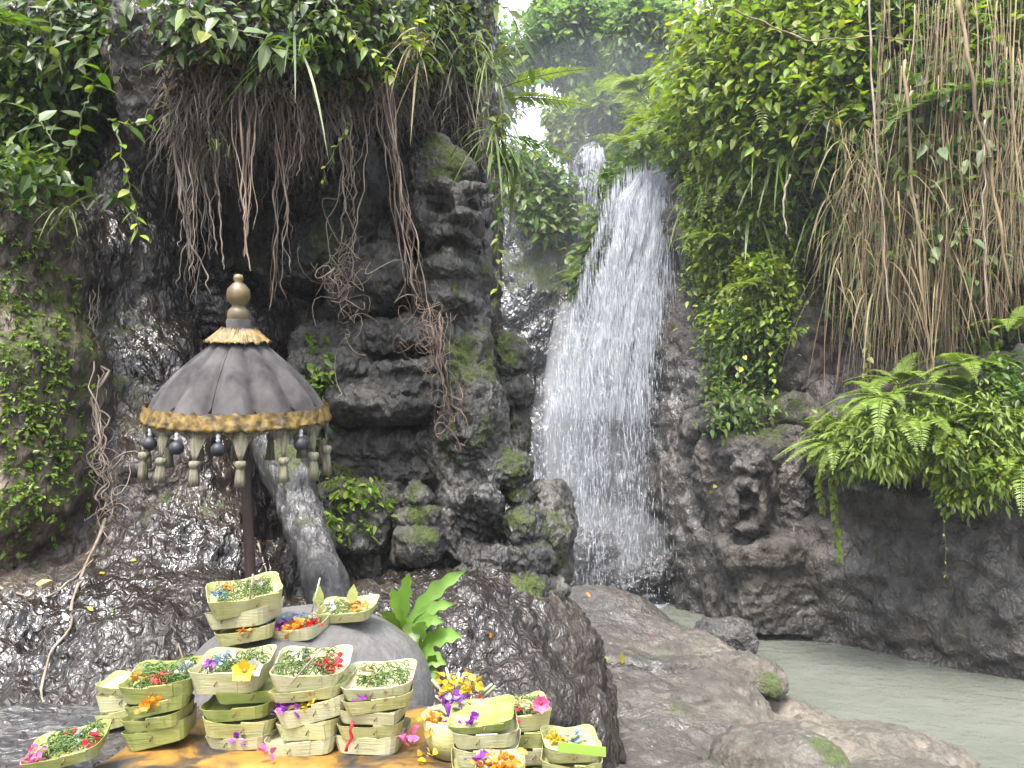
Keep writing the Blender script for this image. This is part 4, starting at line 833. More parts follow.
# ---- curtain of dry vines on the right
mb = MB(); k = 560; PP = []; RR = []
for _ in range(k):
    x0 = random.choice([random.uniform(840, 1030), random.uniform(880, 1030), random.uniform(930, 1030)]); y0 = random.uniform(-40, 150) if random.random() < .7 else random.uniform(100, 240)
    y1 = random.uniform(260, 420) if x0 < 960 else random.uniform(220, 350); Y = np.interp(x0, [840, 1030], [7.5, 6.5]) + random.uniform(-.25, .45)
    if x0 < 880: y0 = max(y0, 130)
    a, bb = W(x0, y0, Y), W(x0 + random.gauss(-4, 16), y1, Y - random.uniform(0, .2)); t = np.linspace(0, 1, 14)[:, None]
    P = a + (bb - a) * t; ph = random.random() * 9; P[:, 0] += .05 * np.sin(t[:, 0] * random.uniform(2, 8) + ph) * np.sin(np.pi * t[:, 0]); P[:, 1] += .05 * np.sin(t[:, 0] * 5 + ph * 2)
    PP.append(P); RR.append(np.full(14, random.choice([.0018, .002, .0025, .003, .004, .006])) * (1.1 - .6 * t[:, 0]))
tubes(mb, np.array(PP), np.array(RR), 4)
o = mb.build('dry_vine_curtain', M['vine_dry']); tag(o, 'curtain of tan dry vines hanging down the right bank', 'vines', None, 'stuff')
mb = MB(); B = np.array([W(random.uniform(830, 1030), random.uniform(100, 300), 7.2 + random.uniform(-.4, .4)) for _ in range(520)])
blades(mb, B, 520, .6, .012, (-.05, -.4, .2), 1.3, .45); o = mb.build('dry_grass_curtain', M['dry_blade'], None, False); tag(o, 'dry grass blades hanging among the tan vines', 'grass', None, 'stuff')
def strand(name, pts, r, mat, label, cat='root', group=None, wob=.012, parent=None, sides=6):
    pts = np.array(pts, float); m = 30; t = np.linspace(0, 1, m); u = np.linspace(0, 1, len(pts)); C = np.stack([np.interp(t, u, pts[:, k]) for k in range(3)], 1)
    for _ in range(2): C[1:-1] = (C[:-2] + C[1:-1] * 2 + C[2:]) / 4
    s_ = rng.random() * 50; C[1:-1] += wob * np.stack([perlin(np.stack([t * 7 + s_, t * 0 + k * 3, t * 0], 1), 7) for k in range(3)], 1)[1:-1]
    mb = MB(); tubes(mb, C, r * (1.1 - .55 * t) * (1 + .2 * np.sin(t * 40 + s_)), sides); o = mb.build(name, M[mat], parent)
    if parent is None: tag(o, label, cat, group)
    return o
GV = 'long single vines on the right bank'
for pts, Y, r, mat, lab in (([(868, -20), (872, 80), (884, 250), (890, 330)], 6.8, .010, 'root_pale', 'pale long vine crossing the front of the tan curtain'), ([(905, 60), (912, 180), (925, 320), (932, 400)], 6.7, .014, 'vine_dry', 'thick tan vine ending just above the largest fern'),
                            ([(958, 0), (975, 90), (1000, 230), (1012, 300)], 6.3, .016, 'vine_dry', 'thickest tan vine slanting down near the right edge'), ([(735, 10), (805, 40), (870, 38), (985, 38)], 7.2, .008, 'vine_dry', 'thin branch lying across the top of the bank'),
                            ([(790, 175), (783, 200), (786, 235), (790, 240)], 7.9, .012, 'root_pale', 'dead pinkish stalk hanging left of the tan tussock'), ([(985, 120), (983, 200), (988, 330)], 6.3, .007, 'root_pale', 'straight pale vine beside the thickest tan vine')):
    strand('hanging_vine', [W(x, y, Y) for x, y in pts], r, mat, lab, 'vine', GV, .05)

# ================================================================ near cliff: roots and plants
mb = MB(); P, N = scatter([(165, 70), (260, 60), (330, 85), (430, 70), (480, 90), (480, 125), (330, 120), (215, 170), (175, 175)], 1100, 8)
k = len(P); t = np.linspace(0, 1, 8); D = nrm(N * .5 + rng.normal(size=(k, 3)) * .5 + np.array([0, 0, -.7])); l = .06 + .18 * rng.random(k)
C = P[:, None] + D[:, None] * (l[:, None] * t)[..., None]; C[..., 2] -= (l[:, None] * t ** 2) * .7; C += N[:, None] * .01 + .012 * rng.normal(size=C.shape) * t[None, :, None]
tubes(mb, C, np.repeat((.0012 + .002 * rng.random((k, 1))), 8, 1) * (1.2 - t), 4); o = mb.build('rootlet_mat', M['root']); tag(o, 'mat of fine brown rootlets over the cliff overhang', 'roots', None, 'stuff')
cover('overhang_litter', [[(165, 30), (330, 60), (480, 60), (480, 120), (330, 110), (215, 165), (175, 170)]], 900, M['dry_blade'], .05, 3, .05, .4, aspect=.25, tpl=T_LO)

def bundle(x0, y0, x1, y1, n, spread, r, mat, label, Y=None, Yb=None, frizz=0, wob=.02, spread2=None, jl=.35):
    """a bunch of aerial roots hanging from the overhang; every strand is a part"""
    Y = Y or 3.45; Yb = Yb or Y; top = W(x0, y0, Y); root = empty('hanging_roots', top, label, 'roots', 'aerial roots on the carved cliff'); s2 = spread if spread2 is None else spread2
    for i in range(max(4, int(n * .8))):
        ox, oy = random.gauss(0, 1) * spread * 1.5, random.uniform(-.06, .06); f = 1 - (random.random() ** 1.1) * (jl + .15); ex, ey = x0 + (x1 - x0) * f + random.gauss(0, 1) * s2, y0 + (y1 - y0) * f
        pts = [W(x0 + ox, y0 - random.uniform(0, 25), Y + oy + .08)]
        for q in (.3, .6, .85): pts.append(W(x0 + ox + (ex - x0 - ox) * q + random.gauss(0, 2.2), y0 + (ey - y0) * q, Y + (Yb - Y) * q + oy))
        pts.append(W(ex, ey, Yb + oy)); rr = r * random.choice([.2, .25, .3, .35, .45, .6, .95])
        strand('root', pts, rr, mat if random.random() < .75 else 'root_pale', None, wob=wob, parent=root, sides=5)
    if frizz:
        mbf = MB(); c = W(x1, y1 - 25, Yb); k = int(frizz * .6); t = np.linspace(0, 1, 10); A = c + rng.normal(size=(k, 3)) * np.array([.05, .03, .10]); D = rng.normal(size=(k, 3)) * np.array([.06, .03, .12])
        C = A[:, None] + D[:, None] * t[None, :, None] + .04 * np.stack([np.sin(t[None] * 6 + rng.random((k, 1)) * 9), np.cos(t[None] * 5 + rng.random((k, 1)) * 9), np.sin(t[None] * 7 + rng.random((k, 1)) * 9)], -1)
        tubes(mbf, C, np.repeat(.0009 + .0015 * rng.random((k, 1)), 10, 1), 4); mbf.build('root_tangle', M[mat], root)
bundle(192, 150, 192, 305, 20, 10, .0055, 'root', 'dense brown root curtain beside the wet slope', 3.4)
bundle(212, 150, 214, 270, 12, 8, .005, 'root', 'thinner brown roots between the dense curtain and umbrella spire', 3.45)
bundle(246, 100, 246, 288, 9, 4, .006, 'root_red', 'reddish root bunch falling straight to the umbrella spire', 3.25, 3.1, 0, .012)
bundle(283, 110, 280, 320, 12, 7, .005, 'root_red', 'reddish roots right of the umbrella spire', 3.4)
bundle(302, 95, 284, 215, 6, 5, .004, 'root_pale', 'few pale roots slanting over the dark hollow', 3.4)
bundle(352, 80, 338, 300, 14, 8, .006, 'root_pale', 'pale roots ending in a tangle over the mossy shoulder', 3.5, 3.65, 60, .04, 10)
bundle(330, 100, 320, 200, 5, 5, .004, 'root', 'thin roots beside the pale tangle', 3.6)
bundle(383, 85, 428, 350, 16, 4, .008, 'root_red', 'thick reddish rope of roots slanting past the carved head', 3.4, 3.62, 50, .03, 7, .2)
bundle(428, 335, 448, 440, 10, 5, .005, 'root_red', 'lower tail of the reddish root rope on the trunk', 3.66, 3.75, 20, .02, 7)
bundle(408, 90, 406, 150, 9, 8, .004, 'root', 'short roots above the carved head', 3.95)
bundle(440, 80, 430, 150, 8, 10, .0035, 'root', 'fine roots over the topknot of the carved head', 3.95)
bundle(474, 90, 484, 215, 14, 9, .004, 'root', 'grey root fringe right of the carved head', 4.1)
bundle(130, 60, 128, 120, 7, 14, .003, 'root_pale', 'fine pale rootlets on the rock above the wet slope', 3.3)
bundle(88, 300, 96, 390, 8, 6, .005, 'root', 'roots in the cleft left of the wet slope', 3.35)
bundle(92, 385, 106, 525, 16, 7, .006, 'root_pale', 'tan root clump in the cleft beside the mossy boulder', 3.2, 3.2, 20, .05, 8)
def on_rock(px, py, off=.012):
    h = hit(px, py); return h[0] + h[1] * off if h is not None else W(px, py, 3.2)
strand('creeping_root', [on_rock(x, y) for x, y in ((106, 520), (92, 560), (75, 600), (74, 625), (52, 655), (41, 690), (50, 718), (34, 730))], .006, 'root_pale', 'long pale root creeping down the wet rock at lower left', 'root')
strand('creeping_root', [on_rock(x, y) for x, y in ((0, 588), (25, 597), (50, 598), (75, 580), (95, 560))], .005, 'root_pale', 'pale root creeping sideways below the mossy boulder', 'root')
strand('creeping_root', [on_rock(x, y) for x, y in ((258, 545), (268, 580), (285, 605))], .004, 'root_pale', 'thin root beside the foot of the leaning log', 'root')
# leaning log
s = SDF((-1.5, 2.7, .7), (-.5, 3.75, 2.25), .014); lp = [W(250, 395, 3.55), W(285, 470, 3.4), W(308, 530, 3.25), W(326, 580, 3.1), W(338, 625, 3.0)]
for q0, q1, r0, r1 in zip(lp[:-1], lp[1:], (.095, .09, .082, .078), (.09, .082, .078, .085)): s.cap(q0, q1, r0, r1, .04)
s.ell(W(296, 480, 3.3), (.05, .05, .06), .04); s.ell(W(318, 575, 3.05), (.04, .05, .05), .03)
o = rock_object(s, 'leaning_log', M['log'], lambda V, N: .016 * fbm(V * 5, 3, 3) + .012 * fbm(V * np.array([20, 20, 5.0]), 3, 6, True), [(W(285, 465, 3.3), .2, .6), (W(310, 520, 3.2), .12, .45)], [], kind=None, wet_base=.6); tag(o, 'dark grey log leaning behind the ceremonial umbrella', 'log')

# mossy growth on the left boulder
cover('boulder_moss', [[(0, 250), (40, 230), (62, 290), (70, 400), (82, 440), (60, 500), (30, 520), (0, 530)]], 300, M['moss_leaf'], .02, 6, .012, .05, .7)
cover('boulder_moss', [[(0, 190), (70, 200), (98, 420), (98, 500), (60, 560), (0, 560)]], 130, M['moss_leaf'], .024, 5, .015, .05, .7)
cover('ledge_moss', [[(318, 480), (392, 482), (390, 520), (330, 560)], [(300, 330), (330, 340), (340, 440), (305, 450)]], 110, M['moss_leaf'], .04, 4, .03, .1, .7)
# green mass at upper left
cover('upper_undergrowth', [[(0, 0), (125, 0), (105, 90), (85, 180), (60, 200), (0, 210)]], 700, M['leaf_dark'], .055, 4, .14, .25)
cover('upper_undergrowth', [[(0, 60), (95, 80), (80, 170), (0, 185)]], 900, M['leaf_mid'], .055, 4, .12, .25)
cover('overhang_plants', [[(170, 0), (480, 0), (478, 50), (400, 75), (330, 70), (240, 60), (170, 45)]], 220, M['leaf_dark'], .055, 4, .12, .25)
cover('overhang_plants', [[(290, 0), (480, 0), (490, 90), (400, 60), (330, 60)]], 200, M['leaf_mid'], .035, 4, .12, .25)
fern(-8, 25, 2.9, .34, 6, 'fern frond reaching in at the upper left corner', 'leaf_mid', (.4, -.5, .2), .8, .5, 22, True)
GP = 'leafy stems on the near cliff'
for pts, Y, L, mat, n, lab in (([(62, 75), (52, 45), (50, 15), (45, -5)], 2.9, .075, 'leaf_pale', 16, 'pale leaved sprig in the upper left undergrowth'), ([(70, 160), (80, 120), (92, 85), (100, 70)], 3.0, .075, 'leaf_mid', 12, 'upright leafy stem above the mossy boulder'),
                               ([(60, 150), (42, 125), (30, 110)], 2.9, .11, 'leaf_pale', 8, 'broad pale leaves above the mossy boulder'), ([(108, 120), (128, 125), (150, 122)], 3.0, .07, 'leaf_mid', 9, 'leafy twig reaching over the wet slope'),
                               ([(118, 130), (126, 170), (132, 205), (140, 235)], 2.95, .055, 'leaf_bright', 14, 'bright leafy sprig drooping onto the wet slope'), ([(205, 5), (225, 25), (262, 40), (280, 52)], 2.95, .11, 'leaf_pale', 13, 'large pale leaves at the brow of the overhang'),
                               ([(180, -5), (195, 20), (215, 40)], 3.0, .10, 'leaf_bright', 9, 'yellow green leaves beside the large pale leaves'), ([(330, 0), (350, 30), (378, 55), (392, 75)], 3.0, .05, 'leaf_bright', 20, 'bright fine sprig hanging at the middle of the overhang'),
                               ([(390, 10), (405, 30), (420, 45), (415, 20)], 3.05, .05, 'leaf_bright', 16, 'bright sprig over the root rope'), ([(342, 118), (348, 128), (340, 140), (326, 165), (322, 180)], 3.35, .035, 'leaf_bright', 9, 'small sprig tangled in the pale roots'),
                               ([(326, 555), (322, 520), (319, 480), (318, 462)], 3.4, .03, 'leaf_mid', 10, 'thin upright sprig before the mossy square stone'), ([(480, 85), (492, 130), (497, 190), (500, 250)], 3.7, .05, 'leaf_mid', 22, 'leafy trail down the right edge of the carved cliff'),
                               ([(500, 100), (505, 150), (500, 210), (496, 300)], 3.75, .045, 'leaf_bright', 24, 'bright leafy trail hanging beside the falls gap')):
    leafy('leafy_plant', [W(x, y, Y) for x, y in pts], L, mat, lab, n, 'plant', .004, .5, GP)
for px, py, Y, n, L, w, mat, lab, d in ((98, 200, 3.1, 7, .34, .035, 'leaf_dark', 'dark strap leaves standing at the top of the wet slope', (.2, -.2, 1.0)), (165, 62, 3.1, 1, .2, .014, 'leaf_pale', 'single arching blade over the wet slope', (-.8, -.3, .3)),
                                     (440, 20, 3.9, 26, .24, .006, 'grass_blade', 'grass tuft on the right shoulder of the overhang', (.1, -.5, .4)), (474, 45, 4.1, 24, .26, .006, 'grass_blade', 'grass fringe above the carved head', (.2, -.4, .2)),
                                     (496, 130, 3.75, 40, .36, .010, 'grass_blade', 'hanging grass at the right edge of the carved cliff', (.2, -.4, 0)), (506, 165, 3.75, 16, .32, .022, 'leaf_dark', 'dark drooping strap plant on the cliff edge by the falls', (.2, -.4, .2)),
                                     (420, 50, 3.2, 26, .3, .008, 'dry_blade', 'dry grass tuft over the root rope', (0, -.5, .2)), (300, 55, 3.1, 24, .3, .01, 'leaf_mid', 'dark grass tuft at the middle of the overhang', (0, -.5, .4)), (222, 142, 3.2, 22, .09, .004, 'grass_blade', 'small spiky tuft on the root mat', (0, -.7, .3)),
                                     (70, 215, 3.1, 14, .16, .008, 'grass_blade', 'tiny grass tuft at the top of the mossy boulder', (.1, -.6, .5)), (492, 60, 3.9, 50, .4, .008, 'grass_blade', 'grass hanging over the cliff edge against the sky', (.3, -.3, .2))):
    strap_plant('strap_plant' if w > .015 else 'grass_tuft', px, py, Y, n, L, w, mat, lab, d, .9, .5, 'plant' if w > .015 else 'grass', 'blades on the near cliff')
# twigs with oval leaves and fern fronds that cross the gap in front of the sky
leafy('leafy_branch', [W(x, y, 3.6) for x, y in ((478, -10), (510, 10), (522, 40), (535, 80))], .10, 'leaf_mid', 'twig of oval leaves hanging in front of the sky gap', 9, 'branch', .004, .45)
leafy('leafy_branch', [W(x, y, 3.7) for x, y in ((485, 60), (505, 85), (520, 110), (548, 100))], .08, 'leaf_dark', 'dark leaved twig below the twig of oval leaves', 8, 'branch', .004, .45)
for (px, py, d, L, mat, lab) in ((500, 88, (1, -.1, .35), .52, 'leaf_fern', 'upper fern frond stretching across the gap toward the falls'), (502, 98, (1, -.1, .02), .5, 'leaf_fern', 'lower fern frond stretching across the gap toward the falls'), (505, 135, (.8, -.1, -.2), .42, 'leaf_mid', 'grey green fern frond drooping beside the dark fall gap')):
    mbL, mbR = MB(), MB(); c = W(px, py, 3.8); frond(mbL, mbR, c, d, L, .18, 30, L * .22, 0, pw=.16); root = empty('fern_frond', c, lab, 'fern'); mbL.build('leaflets', M[mat], root, False); mbR.build('stalk', M['stem'], root)
# ================================================================ OFFERINGS AND UMBRELLA
def rot3(rx, ry, rz):
    cx, sx, cy, sy, cz, sz = math.cos(rx), math.sin(rx), math.cos(ry), math.sin(ry), math.cos(rz), math.sin(rz)
    return np.array([[cz, -sz, 0], [sz, cz, 0], [0, 0, 1]]) @ np.array([[cy, 0, sy], [0, 1, 0], [-sy, 0, cy]]) @ np.array([[1, 0, 0], [0, cx, -sx], [0, sx, cx]])
# altar stone
s = SDF((-1.25, .7, -.4), (.35, 2.2, 1.7), .022)
s.box((-.62, 1.22, .55), (.58, .42, .925), .10, .08); s.box((-.0, 1.12, .5), (.17, .22, .955), .08, .06); s.box((-.5, 1.75, .5), (.30, .32, .90), .1, .1)
o = rock_object(s, 'altar_stone', M['dark_stone'], lambda V, N: .012 * fbm(V * 6, 3, 5) + .006 * fbm(V * 22, 2, 8), (), [((0, 1.2, 1.3), 3, .4)], kind=None)
tag(o, 'dark altar stone under the orange cloth and the palm leaf offerings', 'stone')
boulder('boulder', 306, 692, 121, 80, 1.78, .27, 'dry_stone', 'smooth rounded grey boulder behind the stacked offerings', .012, .12, (), 0, 'rock')

# cloth
m, n, b = new_mat('orange cloth'); gg = n.nodes.new('ShaderNodeNewGeometry'); f1 = noise(n, gg.outputs['Position'], 9, 4, .6, .6); f2 = noise(n, gg.outputs['Position'], 420, 2, .5)
cc = ramp(n, f1, [(.38, (.012, .011, .012)), (.46, (.06, .034, .007)), (.55, (.18, .088, .007)), (.7, (.23, .125, .015))]); n.links.new(cc, b.inputs['Base Color'])
n.links.new(bumpn(n, f2, .001, .6), b.inputs['Normal']); b.inputs['Roughness'].default_value = .75; M['cloth'] = m
nu, nv = 110, 80; u = np.linspace(-.80, -.085, nu); v = np.linspace(0, 1, nv); Ug, Vg = np.meshgrid(u, v, indexing='ij')
edge = .10 * np.clip((-.62 - Ug) / .18, 0, 1) ** 1.5
path = Vg * .62; yy = np.where(path < .34, 1.52 - path, 1.18 - .06 * np.sin(np.clip((path - .34) / .1, 0, 1) * math.pi / 2) - .02 * (path - .34)); zz = np.where(path < .34, 1.482, 1.482 - np.clip(path - .36, 0, 1) * 1.0)
P = np.stack([Ug, yy, zz - edge], -1).reshape(-1, 3); wr = fbm(P * np.array([9, 7, 9]), 3, 3) * .026 + np.abs(perlin(P * np.array([5, 14, 14]), 9)) * .045
fr = np.clip((path.ravel() - .22) / .1, 0, 1); P[:, 2] += wr * fr * (path.ravel() < .4) + .004; P[:, 1] -= np.abs(wr) * fr * 1.2
i = np.arange(nu - 1)[:, None] * nv + np.arange(nv - 1)[None]; Q = np.stack([i, i + nv, i + nv + 1, i + 1], -1).reshape(-1, 4)
o = mk('altar_cloth', P, [Q], M['cloth']); sm = o.modifiers.new('thickness', 'SOLIDIFY'); sm.thickness = .003; tag(o, 'wrinkled orange cloth with dark stains draped over the altar stone', 'cloth')

def palm_mat(name, c1, c2, c3):
    m, n, b = new_mat(name); g = n.nodes.new('ShaderNodeNewGeometry'); f = noise(n, mapping(n, g.outputs['Position'], (25, 25, 420)), 1.0, 4, .6); f2 = noise(n, g.outputs['Position'], 16, 4, .6, .5); f3 = noise(n, g.outputs['Position'], 45, 4, .7)
    col = ramp(n, f2, [(.33, c1), (.52, c2), (.68, c3)]); col = mix(n, .8, col, ramp(n, f, [(.3, (.8, .8, .7)), (.7, (1.1, 1.1, 1.08))]), 'MULTIPLY'); col = mix(n, sstep(n, f3, .60, .74), col, (.15, .085, .035))
    n.links.new(col, b.inputs['Base Color']); b.inputs['Roughness'].default_value = .45; n.links.new(bumpn(n, f, .0012), b.inputs['Normal']); return m
PALM = [palm_mat('green palm leaf', (.14, .18, .04), (.24, .26, .085), (.33, .325, .16)), palm_mat('yellow palm leaf', (.24, .24, .09), (.32, .31, .14), (.37, .355, .20)), palm_mat('pale palm leaf', (.29, .28, .15), (.37, .355, .22), (.40, .385, .27))]
def petal_mat(name, c):
    m, n, b = new_mat(name); g = n.nodes.new('ShaderNodeNewGeometry'); n.links.new(ramp(n, g.outputs['Random Per Island'], [(0, tuple(x * .6 for x in c)), (1, tuple(min(1, x * 1.25) for x in c))]), b.inputs['Base Color']); b.inputs['Roughness'].default_value = .5
    tr = n.nodes.new('ShaderNodeBsdfTranslucent'); tr.inputs[0].default_value = (*c, 1); mx = n.nodes.new('ShaderNodeMixShader'); mx.inputs[0].default_value = .25; n.links.new(b.outputs[0], mx.inputs[1]); n.links.new(tr.outputs[0], mx.inputs[2]); n.links.new(mx.outputs[0], n.nodes['Material Output'].inputs['Surface']); return m
PET = {k: petal_mat(k + ' petals', c) for k, c in {'orange': (.5, .17, .005), 'yellow': (.48, .33, .02), 'red': (.42, .012, .02), 'pink': (.45, .08, .2), 'purple': (.2, .03, .3), 'white': (.42, .42, .4), 'blue': (.16, .26, .42), 'beige': (.40, .28, .15), 'shred': (.085, .15, .03), 'lime': (.22, .33, .05)}.items()}
def petals(mb, c, R, n, spread, size, flat=.35):
    P = rng.normal(size=(n, 3)) * np.array([spread, spread, spread * flat]); D = rdir(n, .5); leaves(mb, c + P @ R.T, D, UP + rng.normal(size=(n, 3)) * .5, size * (.7 + .6 * rng.random(n)), size * .85, .1, .3, T_RD)
def tray(c, w, h, rz, tx, ty, mat, label, fill=(), group='palm leaf offering trays', d=None, name='offering_tray', sq=9.0):
    """square folded palm leaf tray, c = centre of its underside; fill = contents as (kind, x, y, amount)"""
    c = np.asarray(c, float); R = rot3(tx, ty, rz); root = empty(name, c, label, 'offering', group); d = d or w
    pth = []; cr = .17
    for q_, (sx, sy) in enumerate(((1, -1), (1, 1), (-1, 1), (-1, -1))):
        for t_ in np.linspace(0, 1, 4): a_ = math.pi / 2 * (q_ - 1 + t_); pth.append((sx * (.5 - cr) + cr * math.cos(a_), sy * (.5 - cr) + cr * math.sin(a_)))
        nx = ((1, 1), (-1, 1), (-1, -1), (1, -1))[q_]; e0 = np.array(pth[-1]); e1 = np.array([nx[0] * (.5 - cr) + cr * math.cos(math.pi / 2 * q_), nx[1] * (.5 - cr) + cr * math.sin(math.pi / 2 * q_)])
        for t_ in (.25, .5, .75): pth.append(tuple(e0 + (e1 - e0) * t_))
    pth = np.array(pth); k = len(pth); ct, st = pth[:, 0], pth[:, 1]; jit = 1 + .02 * perlin(np.stack([ct * 4, st * 4, 0 * ct + c[0] * 30 + c[2] * 50], 1), 3)
    def ring(sc_, z, dz=0): return np.stack([w * ct * jit * sc_, d * st * jit * sc_, z + dz * np.ones(k)], 1)
    sag = h * (.10 * np.cos(np.arctan2(st, ct) * 4 + math.pi) + .09 * perlin(np.stack([ct * 3, st * 3, 0 * ct + c[2] * 90 + c[0] * 40], 1), 5))
    rings = [ring(.86, 0) * np.array([1, 1, 0]), ring(.88, h * .04), ring(1.0, h, sag), ring(.985, h, sag), ring(.92, h * .5), ring(.88, h * .48)]
    V = np.concatenate(rings + [np.array([[0, 0, .001], [0, 0, h * .48]])]); i = np.arange(k); j = (i + 1) % k; nr = len(rings)
    Q = np.concatenate([np.stack([r * k + i, r * k + j, (r + 1) * k + j, (r + 1) * k + i], 1) for r in range(nr - 1)])
    T = np.concatenate([np.stack([j, i, i * 0 + nr * k], 1), np.stack([(nr - 1) * k + i, (nr - 1) * k + j, i * 0 + nr * k + 1], 1)])
    mb = MB(); mb.add(c + V @ R.T, T, Q)
    # folded overlap of the leaf and its bamboo pin on the front
    for fx in (random.uniform(-.25, .1), ):
        x0 = fx * w; f = np.array([[x0, -d / 2 * .90, h * .04], [x0 + .30 * w, -d / 2 * .89, h * .04], [x0 + .33 * w, -d / 2 * 1.015, h * 1.0], [x0 + .01 * w, -d / 2 * 1.02, h * 1.02]]); f = np.concatenate([f, f + np.array([0, .004, 0])])
        mb.add(c + f @ R.T, None, [[0, 1, 2, 3], [7, 6, 5, 4], [0, 3, 7, 4], [1, 5, 6, 2], [3, 2, 6, 7], [0, 4, 5, 1]])
    mb.build('tray', mat, root, False)
    pm = MB(); xp = np.array([x0 + .03 * w, -d / 2 * .97 - .001, h * .55]); tubes(pm, np.array([c + R @ (xp + q) for q in (np.array([-.002, 0, -.004]), np.array([0, -.002, 0]), np.array([.003, 0, .004]))]), .0011, 5); pm.build('bamboo_pin', M['pin'], root)
    for kind, fx, fy, am in fill:
        p = c + R @ np.array([fx * w, fy * d, h * .72]); mb = MB()
        if kind == 'shred':
            q = int(190 * am); P = np.stack([(rng.random(q) - .5) * w * .72 * min(1, am + .3) + fx * w, (rng.random(q) - .5) * d * .72 + fy * d, h * (.55 + .55 * rng.random(q))], 1); t = np.linspace(-.5, .5, 5); D = rdir(q, .1); D[:, 2] *= .4; l = .012 + .016 * rng.random(q)
            C = P[:, None] + D[:, None] * (l[:, None] * t)[..., None]; C[..., 2] += .004 * (1 - (2 * t) ** 2); tubes(mb, c + C @ R.T, .0009, 3); mb.build('shredded_leaves', PET['shred'], root)
        elif kind == 'cracker':
            lathe(mb, p + R @ np.array([0, 0, h * .25]), [(0, -.002), (.012 * am, -.002), (.014 * am, 0), (.012 * am, .002), (0, .003)], 18, R @ rot3(.3, .1, 0)); mb.build('rice_cracker', PET['beige'], root)
        else:
            petals(mb, p + R @ np.array([0, 0, h * .22]), R, int(26 * am), .009 * am ** .5, .011); mb.build(kind + '_petals', PET[kind], root)
    return c + R @ np.array([0, 0, h])
M['pin'] = plain('bamboo pin', (.09, .05, .02), (.14, .09, .04), 80, .6)
def stack(px, py, Y, layers):
    """layers from the bottom: (centre px, width px, height px, turn, roll, palm, label, fill); py = front lower edge of the lowest tray"""
    q = PX(Y); base = W(px, py, Y); z = base[2]
    for li, (cx, w, h, rz, roll, pal, lab, fill) in enumerate(layers):
        w *= q; h *= q * (.8 if li == len(layers) - 1 else 1); c = np.array([W(cx, py, Y)[0], Y + w * .42, z]); c += np.array([random.uniform(-2.5, 2.5) * q, random.uniform(-.006, .006), 0]); tray(c, w * .97, h * random.uniform(.82, .95), math.radians(rz * 1.5 + random.uniform(-5, 5)), math.radians(random.uniform(7, 10) if li == len(layers) - 1 else random.uniform(-1, 6)), math.radians(-roll * 1.2 + random.uniform(-2, 2)), PALM[pal], lab, fill, d=w * .84); z += h * .90
stack(148, 748, 1.30, [(150, 64, 20, 6, 9, 0, 'lowest long green tray of the leftmost full stack', ()), (149, 60, 15, -4, 8, 0, 'second tray from the bottom of the leftmost full stack', ()), (151, 62, 15, 8, 8, 0, 'third tray of the leftmost full stack with an orange flower at its edge', (('orange', -.05, -.42, 1.3), ('yellow', -.1, -.4, .3))),
                       (147, 74, 26, 4, 4, 0, 'green top tray of the leftmost full stack with red petals on shredded leaf', (('shred', 0, 0, 1.5), ('red', .02, -.22, .8), ('orange', -.34, -.1, .5), ('white', .25, .1, .8), ('blue', .3, .12, .4)))])
stack(110, 729, 1.42, [(114, 46, 17, 10, 12, 1, 'lowest tray behind the leftmost full stack', ()), (113, 44, 19, 4, 4, 2, 'middle pale tray behind the leftmost full stack', ()), (115, 44, 14, -6, 0, 1, 'topmost tray behind the leftmost full stack', ())])
stack(236, 751, 1.31, [(237, 66, 14, -3, 3, 2, 'lowest tray under the frangipani stack with purple petals at its rim', (('purple', .1, -.42, .8),)), (231, 72, 18, 4, -4, 1, 'broad second tray of the frangipani stack', ()), (233, 74, 16, -2, 3, 0, 'third tray of the frangipani stack', ()), (243, 72, 14, 5, 2, 0, 'green fourth tray shifted right in the frangipani stack', ()),
                       (224, 76, 31, -2, 2, 2, 'pale top tray holding the yellow and white frangipani flower', (('shred', .05, 0, 1.0), ('blue', -.2, .05, .9), ('white', -.1, .1, .8), ('purple', -.3, -.05, .5)))])
stack(298, 758, 1.28, [(298, 72, 17, 3, 2, 2, 'lowest tray of the stack with purple and yellow petals', ()), (306, 64, 19, -8, 5, 1, 'second tray of the stack with purple and yellow petals', ()), (305, 72, 22, 8, 11, 2, 'tilted third tray spilling purple and yellow petals', (('purple', -.32, -.3, 1.4), ('yellow', -.02, -.34, 1.1), ('red', .25, -.25, .8), ('shred', 0, 0, .6))), (303, 78, 13, -3, 6, 1, 'thin fourth tray under the tray with the large cracker', ()),
                       (300, 78, 27, 4, 3, 2, 'wide top tray with round cracker and red petals beside the frangipani stack', (('shred', -.08, .02, 1.3), ('red', .25, -.12, 1.3), ('cracker', .05, .18, 1.0), ('white', -.2, .2, .5)))])
stack(368, 758, 1.28, [(367, 70, 19, -4, 2, 2, 'lowest tray of the right hand stack on the cloth with pink petals beside it', (('pink', .45, -.2, .8),)), (369, 68, 15, 3, 1, 1, 'second tray marked by a red streak in the right hand stack on the cloth', ()), (371, 68, 15, -3, 2, 2, 'third tray of the right hand stack on the cloth', ()), (373, 72, 14, 5, 4, 1, 'fourth tray with purple petals in the right hand stack on the cloth', (('purple', -.15, -.35, .7),)),
                       (374, 74, 19, 3, 2, 2, 'pale top tray with stitched shredded leaf on the right hand stack on the cloth', (('shred', .05, 0, .9), ('beige', -.2, .05, .5), ('cracker', -.2, .1, .8)))])
